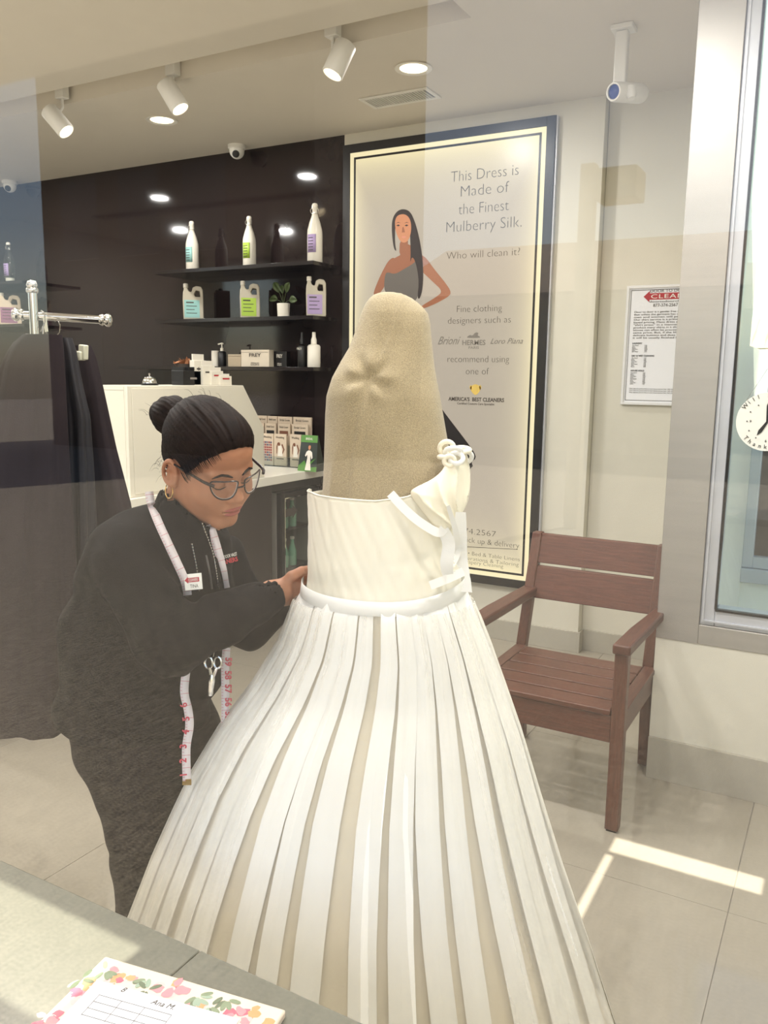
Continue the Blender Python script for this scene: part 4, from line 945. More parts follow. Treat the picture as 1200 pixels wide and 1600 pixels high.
# ribbon strips: each its own piece
nr = 36; yr = list(np.linspace(908, 960, 9))+list(np.linspace(975, 1560, 40))
for i in range(nr):
    th0 = 2*pi*(i+.22*RNG.uniform(-1, 1))/nr; dr_ = RNG.uniform(-.03, .03); w1 = RNG.uniform(.034, .056); w0 = RNG.uniform(.023, .029); lift = RNG.uniform(.003, .010); ph_ = RNG.uniform(0, 6)
    if sin(th0) < -.35 and i % 2: continue
    A = []; Bb = []; Cc = []
    for y in yr:
        y = max(y, 915+belt_dy(th0)); u = max(0.0, (y-912)/648); th = th0+dr_*u+.012*sin(u*4+ph_)*u
        xl, xr = rowinfo(skirt_rows, y); Wd = (xr-xl)/2/F*DM; rt_ = s_ratio(y)
        loc = Wd*sqrt(sin(th)**2+(rt_*cos(th))**2)
        hw = (w0+(w1-w0)*min(1, u*2.2)**.8)*.5*(1 if u < .5 else 1+.25*(u-.5))/max(loc, .05)
        hw = min(hw, .20); fl_ = .0035*sin(u*5+ph_)*u
        def q(t_, e): return loft_pt(skirt_rows, y, t_, rt_, fold(y, t_)*.85+.002+(lift-.002)*min(1, .25+u*2)+e)
        A.append(q(th-hw, fl_)); Cc.append(q(th, .001)); Bb.append(q(th+hw, -fl_))
    o = MB().strip(A, Cc).strip(Cc, Bb); 
    me_o = o.build('ribbon_strip', m_rib, gown, ang=90)
# waist belt
f = MB(); vs = []; fs = []; N2 = 120
for j, y in enumerate((905.5, 906, 925.5, 926)):
    for k in range(N2):
        th = 2*pi*k/N2; dy = 9*sin(th)-13*max(0, cos(th))**2 if sin(th) > 0 else -6-7*max(0, cos(th))**2+6*max(0, -cos(th))**2
        vs.append(loft_pt(body_rows, y+dy, th, .76, .0135+(.001 if j in (1, 2) else 0)))
for j in range(3):
    for k in range(N2): fs.append((j*N2+k, j*N2+(k+1) % N2, (j+1)*N2+(k+1) % N2, (j+1)*N2+k))
MB().add(vs, fs).build('waist_ribbon', m_rib, gown, ang=90)
# draped puff shoulder with folds
def P3(x, y, d=DM-.12): return atd(x, y, d)
m_drape = mat('cream_drape', rgb(248, 240, 218), .45, noise=.03, sheen=.2)
DP = [(636, 770), (652, 759), (676, 748), (690, 736), (700, 716), (716, 698), (732, 700), (739, 722), (740, 752), (737, 782), (724, 806), (712, 822), (694, 834), (678, 824), (660, 800)]
DP = np.array(smooth(DP, 2)); DC = DM-.105
DU = np.array([[(x-690)/F*DC, (765-y)/F*DC] for x, y in DP])
def poly_sd(u, v):
    d = np.full(len(u), 1e9); ins = np.zeros(len(u), bool); n_ = len(DU)
    for i in range(n_):
        a = DU[i]; b = DU[(i+1) % n_]; e = b-a; wx = u-a[0]; wy = v-a[1]; t_ = np.clip((wx*e[0]+wy*e[1])/(e@e), 0, 1)
        d = np.minimum(d, np.hypot(wx-t_*e[0], wy-t_*e[1])); c1 = (a[1] <= v) != (b[1] <= v)
        xi = a[0]+(v-a[1])/(e[1]+1e-12)*e[0]; ins ^= c1 & (u < xi)
    return np.where(ins, -d, d)
def drape(P):
    q = P-P3(690, 765, DC); u = q@RGT; v = q@UPV; w_ = q@FWD-.045*np.clip(u/.05, 0, 1.2)+.012*np.clip(-u/.06, 0, 1)
    d2 = poly_sd(u, v); an = np.arctan2(v+.105, u-.050)
    rid = 1-np.abs(np.sin(an*10.5+.4+.6*np.sin(v*45))); rid2 = np.sin(an*17+u*60)
    t_ = .030*np.sqrt(np.clip(-d2/.040, 0, 1)+1e-6)*(.62+.40*rid**1.5+.04*rid2)
    return smax(d2, (np.abs(w_)-t_)*.55, .004)
c_ = P3(692, 765)
mesh_obj('shoulder_drape', [sdf_mesh(drape, c_-.125, c_+.125, .0032)], m_drape, gown)
# ribbon edging under the drape and hanging ends
def band(pts, wpx, D, name='ribbon_band', par=gown, th_=.0012, m=m_rib, twist=0):
    P = [np.array(p, float) for p in pts]; A = []; Bb = []
    Q = []
    for i in range(len(P)-1):
        for s_ in np.linspace(0, 1, 7)[:-1 if i < len(P)-2 else 7]:
            p0_ = P[max(i-1, 0)]; p1_ = P[i]; p2_ = P[i+1]; p3_ = P[min(i+2, len(P)-1)]
            Q.append(.5*((2*p1_)+(-p0_+p2_)*s_+(2*p0_-5*p1_+4*p2_-p3_)*s_**2+(-p0_+3*p1_-3*p2_+p3_)*s_**3))
    n_ = len(Q)
    for i, p in enumerate(Q):
        d = Q[min(i+1, n_-1)]-Q[max(i-1, 0)]; d = d[:2]/np.linalg.norm(d[:2]); nn = np.array([-d[1], d[0]]); w_ = (wpx if not hasattr(wpx, '__len__') else np.interp(i/(n_-1), np.linspace(0, 1, len(wpx)), wpx))/2
        dd = (p[2] if len(p) > 2 else D); tw = twist*sin(i*.6)
        A.append(atd(p[0]-nn[0]*w_, p[1]-nn[1]*w_, dd-tw)); Bb.append(atd(p[0]+nn[0]*w_, p[1]+nn[1]*w_, dd+tw))
    return MB().strip(A, Bb).build(name, m, par, ang=90)
band([(610, 771, DM-.135), (632, 795, DM-.14), (655, 815, DM-.145), (684, 832, DM-.15), (694, 826, DM-.155)], 14, DM)
band([(692, 828, DM-.150), (701, 850, DM-.14), (698, 880, DM-.135), (700, 898, DM-.125)], [18, 20, 21, 17], DM)
band([(720, 800, DM-.115), (719, 840, DM-.10), (721, 875, DM-.09), (730, 900, DM-.09), (729, 925, DM-.09)], [16, 22, 20, 8, 18], DM, 'hanging_ribbon')
band([(700, 790, DM-.155), (712, 830, DM-.12), (716, 862, DM-.10), (706, 885, DM-.11)], [6, 9, 8, 8], DM, 'hanging_ribbon')
band([(672, 915, DM-.135), (700, 904, DM-.125), (724, 893, DM-.09)], 14, DM)
# fabric loops on the shoulder
for i, (x, y, r, tilt, d) in enumerate([(698, 700, .014, .3, .075), (708, 706, .016, 1.1, .085), (722, 703, .015, 2.0, .07), (727, 714, .013, .6, .06), (695, 714, .011, 1.7, .09), (713, 716, .013, 2.6, .095), (702, 720, .010, .1, .1)]):
    c_ = atd(x, y, DM-d); pts = [c_+RGT*(r*cos(a_)*1.05)+UPV*(r*sin(a_)*cos(tilt))-FWD*(r*sin(a_)*sin(tilt)) for a_ in np.linspace(0, 2*pi, 22)[:-1]]
    MB().tube(pts, .0052, 10, closed=True).build('fabric_loop', m_rib if i % 2 else m_drape, gown)
c_ = atd(710, 722, DM-.07)
MB().tube([atd(735, 930, DM-.09), atd(732, 936, DM-.09), atd(738, 944, DM-.09), atd(733, 951, DM-.09)], .0006, 5).build('loose_thread', m_rib, gown)
for x in (712, 713, 714): pass
f = MB()
for i in range(9): f.lathe([(.0001, -.002), (.0022, 0), (.0001, .002)], atd(708+.3*i, 842+6.2*i, DM-.135), 8)
f.build('pearl_buttons', m_drape, gown)

# ------------------------------------------------------------------ garment rail with black clothes
D0 = 2.35
rk = thing('garment_rail', 'chrome garment rail post with a round-ended arm at the far left', 'garment rail')
pb = atd(54, 520, D0); pt_ = atd(53, 440, D0)
MB().tube([(pb[0], pb[1], .95), (pb[0], pb[1], pt_[2]-.03)], .0125, 16).build('post', m_chrome, rk)
pl_ = np.array([pb[0]-.75, pb[1]-.25, 0]); MB().tube([(pb[0], pb[1], .96), (pl_[0], pl_[1], .96)], .0115, 14).build('cross_bar', m_chrome, rk)
MB().tube([(pl_[0], pl_[1], .02), (pl_[0], pl_[1], 1.5)], .0125, 16).build('post', m_chrome, rk)
MB().lathe([(.014, 0), (.017, .004), (.017, .012), (.013, .016), (.016, .022), (.012, .032), (.003, .036)], (pb[0], pb[1], pt_[2]-.034), 20).build('finial', m_chrome, rk, ang=60)
MB().lathe([(.25, 0), (.25, .006), (.02, .03)], (pl_[0], pl_[1], 0), 28).build('base', m_chrome, rk)
a = atd(31, 492, D0); b = atd(163, 500, D0+.02)
MB().tube([a, b], .0115, 16).build('arm', m_chrome, rk)
for q_, s_ in ((a, -1), (b, 1)):
    ax = Vector(b-a).normalized()*s_
    MB().lathe([(.014, -.012), (.017, -.006), (.013, 0), (.018, .006), (.019, .013), (.013, .020), (.004, .023)], q_, 20, axis=ax).build('end_knob', m_chrome, rk, ang=60)
m_cloth = mat('black_wool', rgb(40, 32, 34), .85, noise=.12, nscale=6, spec=.15, bump=.1, bscale=300)
m_cloth2 = mat('black_satin_cloth', rgb(30, 26, 29), .55, noise=.2, nscale=6, spec=.3)
def garment(rows, D, dep, m, label, amp=.012, k=9, ph_=0, clips=None, nm='hanging_trousers'):
    g = thing(nm, label, 'clothing', 'black clothes on the garment rail')
    ys_ = list(np.linspace(rows[0][0], rows[-1][0], 46)); n_ = 90; vs = []; fs = []
    for y in ys_:
        u = (y-ys_[0])/(ys_[-1]-ys_[0]); xl = np.interp(y, [r[0] for r in rows], [r[1] for r in rows]); xr = np.interp(y, [r[0] for r in rows], [r[2] for r in rows])
        A = atd(xl, y, D); Bb = atd(xr, y, D); c = (A+Bb)/2; w_ = np.linalg.norm(Bb-A)/2
        for j in range(n_):
            th = 2*pi*j/n_; ff = amp*u**.5*sin(k*th+ph_+.7*sin(2*th))+amp*.4*sin(k*2.3*th+ph_*2)*u
            cs = np.sign(cos(th))*abs(cos(th))**.8
            vs.append(c+HR*((w_+ff*.5)*cs)-HF*((dep*(.35+.65*u)+ff)*sin(th)))
    for i in range(len(ys_)-1):
        for j in range(n_): fs.append((i*n_+j, i*n_+(j+1) % n_, (i+1)*n_+(j+1) % n_, (i+1)*n_+j))
    fs.append(tuple(range(n_))); MB().add(vs, fs).build('cloth', m, g, ang=70)
    return g
g1 = garment([(523, 38, 96), (540, 18, 99), (570, 4, 101), (700, -20, 107), (850, -45, 116), (1010, -60, 124), (1130, -62, 128)], 2.12, .10, m_cloth, 'long black wool skirt hanging nearest on the rail', .012, 7, .4, nm='hanging_skirt')
g2 = garment([(528, 90, 112), (545, 92, 118), (600, 96, 128), (650, 99, 140), (740, 102, 145), (830, 108, 147), (1010, 116, 150)], 2.22, .06, m_cloth2, 'black satin skirt hanging in the middle behind the long skirt', .010, 6, 1.2, nm='hanging_skirt')
g3 = garment([(540, 112, 142), (560, 112, 150), (600, 116, 159), (700, 122, 180), (790, 128, 203), (900, 132, 212), (1000, 134, 214)], 2.36, .06, m_cloth, 'black trousers on the rail hanging closest to the woman', .010, 5, 2.2)
m_clip = mat('clip_white', rgb(206, 202, 180), .4)
for g_, (xa, xb, y, D) in ((g1, (40, 95, 523, 2.12)), (g3, (97, 135, 548, 2.30))):
    MB().tube([atd(xa, y, D), atd(xb, y+2, D)], .0025, 8).build('hanger_bar', m_chrome, g_)
    xm = (xa+xb)/2 if g_ is g1 else 70
    hk = [atd(xm, y-1, D), atd(xm, y-12, D), atd(xm+3, y-22, (D+D0)/2), atd(xm+2, y-34, D0-.005), atd(xm-3, y-38, D0+.01), atd(xm-6, y-30, D0+.02)]
    MB().tube(hk, .0016, 8).build('hanger_hook', m_chrome, g_)
MB().tube([atd(86, 527, 2.2), atd(93, 520, 2.24), atd(94, 508, 2.3), atd(90, 500, D0-.012), atd(86, 503, D0)], .0014, 8).build('hanger_hook', m_chrome, g2)
for (x, y, D, g_) in ((130, 548, 2.27, g3),):
    c_ = atd(x, y, D); MB().box((-.010, -.009, -.024), (.012, .009, .016), Matrix.Rotation(.1, 3, 'Y'), c_).box((-.004, -.012, -.02), (.010, .012, .004), Matrix.Rotation(.1, 3, 'Y'), c_+np.array([-.004, -.006, -.006])).build('hanger_clip', m_clip, g_, bevel=.003)
MB().box((-.006, -.001, -.02), (.006, .001, .02), Matrix.Rotation(-.15, 3, 'Y'), atd(71, 507, 2.3)).build('size_tag', m_clip, g1)
c_ = atd(122, 594, 2.3); MB().box((-.008, -.003, -.005), (.008, .003, .005), Matrix.Rotation(.5, 3, 'Y'), c_).build('garment_buckle', m_chrome, g3, bevel=.001)

# ------------------------------------------------------------------ the woman
m_skin = mat('skin', rgb(176, 122, 92), .5, noise=.06, nscale=18, bump=.03, bscale=400)
m_skin.node_tree.nodes['Principled BSDF'].inputs['Subsurface Weight'].default_value = .08
m_skin.node_tree.nodes['Principled BSDF'].inputs['Subsurface Radius'].default_value = (.012, .005, .003)
m_hair = mat('dark_brown_hair', rgb(30, 20, 16), .6, spec=.12, noise=.35, nscale=90, stretch=(.4, .4, 1))
m_lips = mat('lips', rgb(166, 92, 82), .4)
m_fleece = mat('black_fleece', rgb(13, 11, 12), .9, noise=.15, nscale=20, bump=.12, bscale=420, spec=.15)
m_trou = mat('dark_trousers', rgb(24, 19, 19), .85, spec=.15, noise=.12, nscale=8, bump=.1, bscale=300)
AH, PH, RH = radians(42), radians(24), radians(9)
f0 = HR*cos(AH)-HF*sin(AH); Zu = np.array([0, 0, 1.0])
hf = f0*cos(PH)-Zu*sin(PH); hu = f0*sin(PH)+Zu*cos(PH); hl = np.cross(hu, hf)
hl, hu = hl*cos(RH)+hu*sin(RH), hu*cos(RH)-hl*sin(RH)
RHm = np.stack([hf, hl, hu], 1); SH = 0.97
EAR = np.array([-.008, -.080, -.014])
H0 = atd(270, 739, 1.665)-SH*(RHm@EAR)
def HL(x, y, z): return H0+SH*(RHm@np.array([x, y, z], float))
def tohead(P): return ((P-H0)@RHm)/SH
def mirr(f): return lambda q: f(q*np.array([1, 1, 1]))
def head_sdf(P):
    q = tohead(P); s = q.copy(); s[:, 1] = np.abs(s[:, 1])
    d = sd_ell(q, (-.014, 0, .036), (.102, .078, .090))
    d = smin(d, sd_ell(q, (.036, 0, -.018), (.062, .060, .080)), .03)
    d = smin(d, sd_ell(q, (.050, 0, .052), (.046, .058, .044)), .025)        # forehead
    d = smin(d, sd_cone(s, (-.012, .055, -.050), (.070, .012, -.100), .022, .019), .042)   # jaw
    d = smin(d, sd_cone(q, (.078, -.008, -.102), (.078, .008, -.102), .016, .016), .014)  # chin
    d = smin(d, sd_ell(s, (.062, .036, -.034), (.030, .026, .028)), .034)    # cheek
    d = smin(d, sd_cone(s, (.090, .010, .020), (.078, .044, .022), .009, .008), .014)   # brow
    d = smax(d, -sd_ell(s, (.104, .032, .002), (.020, .018, .012)), .012)    # eye socket
    d = smin(d, sd_ell(s, (.080, .032, -.001), (.0145, .0155, .0125)), .004)  # lidded eye
    d = smin(d, sd_cone(q, (.090, 0, .014), (.112, 0, -.028), .0075, .0115), .012)   # nose
    d = smin(d, sd_ell(s, (.103, .0125, -.032), (.011, .0075, .008)), .006)
    d = smax(d, -sd_ell(s, (.106, .0065, -.0415), (.005, .0032, .004)), .003)  # nostrils
    d = smin(d, sd_ell(q, (.082, 0, -.062), (.020, .027, .020)), .022)       # mouth mound
    d = smin(d, sd_ell(q, (.0995, 0, -.0590), (.0098, .0235, .0056)), .003)
    d = smin(d, sd_ell(q, (.0980, 0, -.0705), (.0098, .0205, .0068)), .003)
    d = smax(d, -sd_cone(s, (.1095, 0, -.0645), (.091, .027, -.0655), .0016, .0010), .002)
    # ears
    qe = s-np.array([-.008, .080, -.014]); an = radians(12); 
    Re = np.array([[cos(an), 0, sin(an)], [0, 1, 0], [-sin(an), 0, cos(an)]]); qe = qe@Re.T; c2_, s2_ = cos(radians(28)), sin(radians(28)); qe = np.stack([qe[:, 0]*c2_-(qe[:, 1]-.006)*s2_, qe[:, 0]*s2_+(qe[:, 1]-.006)*c2_, qe[:, 2]], 1)
    e = np.sqrt((np.sqrt((qe[:, 0]/.62)**2+(qe[:, 2]-.002)**2)-.0255)**2+qe[:, 1]**2)-.0052
    e = smin(e, sd_ell(qe, (.004, -.004, 0), (.014, .005, .026)), .004)
    e = smin(e, sd_ell(qe, (.006, -.001, -.024), (.0085, .0048, .009)), .004)
    e = smin(e, sd_cone(qe, (-.006, 0, -.010), (.001, .001, .012), .0035, .003), .003)
    e = smax(e, -sd_ell(qe, (.004, .006, -.001), (.0065, .006, .009)), .003)
    e = smin(e, sd_ell(qe, (.011, .001, -.004), (.003, .004, .005)), .003)
    d = smin(d, e, .004)
    # neck and throat
    nb = atd(292, 850, 1.77)
    d = smin(d, sd_cone(P, HL(-.036, 0, -.055), nb, .056*SH, .062), .022)
    return d
import time as _t
lo = np.minimum.reduce([HL(a, b, c) for a in (-.13, .14) for b in (-.1, .1) for c in (-.20, .14)])-.0
hi = np.maximum.reduce([HL(a, b, c) for a in (-.13, .14) for b in (-.1, .1) for c in (-.20, .14)])+.0
head = sdf_mesh(head_sdf, lo, hi, .0027)
# hand
W0 = atd(424, 927, 1.80)
def chain(P, pts, rs, d, k):
    for i in range(len(pts)-1): d = smin(d, sd_cone(P, pts[i], pts[i+1], rs[i], rs[i+1]), k)
    return d
A_ = lambda *a: atd(*a)
fing = [([A_(440, 917, 1.815), A_(472, 900, 1.835), A_(488, 897, 1.862), A_(494, 905, 1.885)], [.014, .0125, .0088, .0072]),
        ([A_(440, 924, 1.815), A_(475, 912, 1.84), A_(489, 911, 1.868), A_(493, 921, 1.888)], [.015, .0125, .0090, .0074]),
        ([A_(440, 931, 1.815), A_(472, 925, 1.842), A_(485, 927, 1.868), A_(488, 937, 1.886)], [.015, .0120, .0086, .0070]),
        ([A_(438, 938, 1.815), A_(464, 937, 1.842), A_(475, 942, 1.864), A_(478, 950, 1.880)], [.014, .0110, .0078, .0064]),
        ([A_(442, 915, 1.808), A_(456, 901, 1.808), A_(471, 892, 1.822), A_(484, 889, 1.846)], [.014, .0125, .0098, .0080])]
def hand_sdf(P):
    d = sd_cone(P, W0-np.array([0, 0, 0]), A_(438, 925, 1.812), .029, .029)
    for i, (pts, rs) in enumerate(fing): 
        e = chain(P, pts, rs, np.full(len(P), 1.0), .003); d = np.where(True, smin(d, e, .007), d)
    return d
hc = A_(462, 918, 1.845); hand = sdf_mesh(hand_sdf, hc-.085, hc+.085, .0026)
def inner(P):
    d = sd_cone(P, atd(285, 850, 1.78), atd(225, 1080, 1.88), .085, .11)
    d = chain(P, [atd(200, 872, 1.70), atd(262, 1005, 1.64), atd(420, 928, 1.795)], [.048, .038, .026], d, .03)
    d = chain(P, [atd(345, 872, 1.90), atd(395, 975, 1.95), atd(470, 915, 1.95)], [.045, .038, .026], d, .03)
    d = chain(P, [atd(210, 1120, 1.90), atd(225, 1290, 1.97), atd(222, 1425, 2.05)], [.09, .055, .035], d, .03)
    d = chain(P, [atd(262, 1120, 1.97), atd(325, 1215, 2.08), atd(385, 1350, 2.24)], [.09, .055, .035], d, .03)
    lh = atd(478, 912, 1.96)
    for j in range(4): d = smin(d, sd_cone(P, lh, lh+HR*.045-Zu*(.02*(j-1.5))+HF*.01, .018, .008), .006)
    d = smin(d, sd_cone(P, lh, lh+HR*.03+Zu*.035, .016, .008), .006)
    return d
bb = np.array([atd(100, 1425, 2.2), atd(520, 700, 2.2), atd(100, 800, 1.5), atd(520, 1425, 2.3)]); lo = bb.min(0)-.1; hi = bb.max(0)+.1; lo[2] = max(lo[2], 0)
body = sdf_mesh(inner, lo, hi, .011)
wm = thing('person', 'woman in glasses and black fleece, hair in a bun, leaning to pin the gown', 'person')
mesh_obj('body', [head, hand, body], m_skin, wm)
# lips surface
def lip_sdf(P):
    q = tohead(P)
    up_ = sd_ell(q, (.1005, 0, -.0590), (.0098, .0228, .0052)); lo_ = sd_ell(q, (.0990, 0, -.0703), (.0099, .0200, .0066))
    d = np.minimum(up_, lo_); s = q.copy(); s[:, 1] = abs(s[:, 1])
    return smax(d, -sd_cone(s, (.1105, 0, -.0645), (.092, .027, -.0655), .0014, .0010), .001)
c_ = HL(.095, 0, -.064); mesh_obj('lips', [sdf_mesh(lip_sdf, c_-.032, c_+.032, .0014)], m_lips, wm)
# hair
bx = np.array([-1, 0, .22]); bx /= np.linalg.norm(bx); e1 = np.cross(bx, [0, 1, 0]); e1 /= np.linalg.norm(e1)
def hair_sdf(P):
    q = tohead(P); s = q.copy(); s[:, 1] = abs(s[:, 1])
    r = q-np.array([0, 0, .03]); phi = np.arctan2(r@np.array([0, 1., 0]), r@e1)
    d = sd_ell(q, (-.013, 0, .038), (.1085, .0835, .0975))
    d = smin(d, sd_ell(q, (-.050, 0, -.010), (.068, .066, .060)), .02); d = smin(d, sd_ell(q, (.030, 0, .068), (.064, .068, .054)), .02)
    d += (.0006*np.sin(phi*53+4*np.sin(phi*3+q[:, 0]*12))+.0005*np.sin(phi*97+q[:, 0]*60)+.0008*np.sin(phi*17+5*np.sin(phi*2)))
    cut = .797*q[:, 0]-.604*q[:, 2]-.0235+.0006*np.sin(q[:, 1]*330)+.10*np.maximum(0, np.abs(q[:, 1])-.055)
    d = smax(d, cut, .004)
    d = smax(d, -sd_ell(s, (-.004, .092, -.014), (.028, .036, .036)), .006)
    d = smax(d, -(q[:, 2]+.062+.25*(q[:, 0]+.06)), .01)
    b = q-np.array([-.138, 0, .026]); pb_ = np.arctan2(b[:, 2], b[:, 1])
    e = sd_ell(q, (-.145, 0, .034), (.050, .044, .044))+.0016*np.sin(pb_*9+np.linalg.norm(b, axis=1)*230)+.0007*np.sin(pb_*31+q[:, 0]*90)
    e = smin(e, sd_ell(q, (-.188, 0, .020), (.028, .028, .028)), .02)
    return smin(d, e, .008)
pts_ = [HL(a, b, c) for a in (-.19, .12) for b in (-.1, .1) for c in (-.09, .15)]
mesh_obj('hair', [sdf_mesh(hair_sdf, np.min(pts_, 0), np.max(pts_, 0), .003)], m_hair, wm)
f = MB(); rr = np.random.RandomState(4)
for i in range(110):       # loose strands
    a_ = rr.uniform(-1.1, 1.1); b_0 = rr.uniform(-.1, .07); rs_ = 1.0
    if i < 28: p = np.array([b_0, .082*sin(a_), .036+.098*cos(a_)*sqrt(max(.05, 1-((b_0+.013)/.112)**2))]); dv = np.array([-.025, rr.uniform(-.01, .01), rr.uniform(.001, .006)])
    elif i < 50: p = np.array([-.18, rr.uniform(-.02, .02), .025])+rr.normal(size=3)*.014; dv = np.array([rr.uniform(-.035, .0), rr.uniform(-.02, .02), rr.uniform(-.02, .03)])
    else: p = np.array([rr.uniform(-.11, -.06), rr.uniform(-.06, -.02), rr.uniform(-.07, -.02)]); dv = np.array([-.014, rr.uniform(-.01, 0), rr.uniform(-.03, 0)])
    q_ = [HL(*(p+dv*s_+np.array([0, 0, .006*sin(s_*3)]))) for s_ in (0, .3, .6, 1)]
    f.tube(q_, [.0003, .00025, .0002, .0001], 4)
tag(f.build('loose_strands', m_hair, wm), kind='stuff')
# streaks at the temple
f = MB()
for i in range(36):
    z_ = -.004+.085*i/36; x_ = .032+z_*.80+rr.uniform(-.001, .010); yy_ = -.0795+.55*max(0, z_-.02)
    q_ = [HL(x_+.010-.012*s_*1.6, yy_*(1-.04*(s_ < .4))-.002, z_-.004+.010*s_) for s_ in (0, .4, .8, 1.3)]
    f.tube(q_, [.0003, .0007, .0009, .0004], 4)
tag(f.build('temple_strands', m_hair, wm), kind='stuff')
f = MB(); f.tube([HL(-.104, -.042*cos(a_)-.002, .030+.040*sin(a_)) for a_ in np.linspace(-.9, 1.3, 12)], .0022, 8)
f.build('hair_clip', m_chrome, wm)
# eyes, brows, lashes
from mathutils.bvhtree import BVHTree
def bvh(o): me = o.data; return BVHTree.FromPolygons([v.co for v in me.vertices], [p.vertices[:] for p in me.polygons])
bobj = [o for o in wm.children if o.name.startswith('body')][0]; BV = bvh(bobj)
def onhead(y, z, off=.0006):
    o = HL(.2, y, z); d = HL(0, y, z)-o; h = BV.ray_cast(Vector(o), Vector(d).normalized()); p = np.array(h[0]) if h[0] else HL(.08, y, z); return p+RHm@np.array([1, 0, 0])*off
for s_ in (-1, 1):
    MB().tube([onhead(s_*y, z, .0012) for y, z in ((.012, .021), (.022, .0255), (.034, .027), (.045, .022), (.050, .017))], [.0014, .0026, .0026, .0018, .0006], 8).build('eyebrow', m_hair, wm)
    MB().tube([onhead(s_*y, z, .0004) for y, z in ((.018, -.005), (.024, -.0075), (.032, -.0085), (.040, -.0065), (.046, -.003), (.049, -.001))], [.0005, .001, .0013, .0013, .001, .0004], 8).build('eyelashes', m_black, wm)
    MB().tube([onhead(s_*y, z, .0001) for y, z in ((.019, .006), (.026, .009), (.034, .0095), (.042, .007), (.047, .003))], [.0003, .0006, .0007, .0006, .0003], 6).build('eyelid_crease', mat('skin_crease', rgb(134, 88, 68), .6), wm)
# glasses
m_fr = mat('glasses_frame', rgb(38, 30, 32), .25); m_fr2 = mat('glasses_inner', rgb(200, 190, 186), .3)
m_lens = glassmat('lens_glass', (.93, .93, .93, 1), r0=.03)
gs = tag(empty('eyeglasses', (0, 0, 0), wm), 'dark browline glasses with pale inner rims')
lens_sh = [(-.026, .012), (-.024, .0185), (-.008, .0205), (.010, .0200), (.0255, .0195), (.0285, .012), (.024, -.007), (.014, -.0195), (0, -.0225), (-.014, -.0195), (-.023, -.007)]
def lens(s_, off, k=1.0, dx=0):
    o = []
    for (a, b) in smooth(lens_sh, 2):
        y = s_*(.0335+a*k); x = .118-.0045*((abs(y)-.01)/.03)**2*1.6+dx; o.append(HL(x-.10*b*k*.4, y, +.002+b*k))
    return o
for s_ in (-1, 1):
    MB().tube(lens(s_, 0), .0016, 8, closed=True).build('rim', m_fr, gs)
    MB().tube(lens(s_, 0, .95, -.0012), .0011, 8, closed=True).build('inner_rim', m_fr2, gs)
    q_ = lens(s_, 0, .95); c_ = np.mean(q_, 0); MB().add([c_]+q_, [(0, i+1, (i+1) % len(q_)+1) for i in range(len(q_))]).build('lens', m_lens, gs)
    MB().tube([HL(.110, s_*.0600, .017), HL(.102, s_*.067, .018), HL(.085, s_*.072, .017), HL(.03, s_*.079, .013), HL(-.012, s_*.084, .010), HL(-.026, s_*.083, -.002), HL(-.032, s_*.080, -.016)], [.0032, .0034, .0030, .0024, .0020, .0018, .0015], 8).build('temple_arm', m_fr, gs)
MB().tube([HL(.117, -.010, .004), HL(.122, 0, .007), HL(.117, .010, .004)], .0018, 8).build('bridge', m_fr, gs)
c_ = HL(-.010, -.084, -.046-.012)
MB().tube([c_+RHm@np.array([.013*cos(a_), .002*sin(a_), .0165*sin(a_)]) for a_ in np.linspace(0, 2*pi, 28)[:-1]], .0013, 8, closed=True).build('hoop_earring', m_gold, wm)

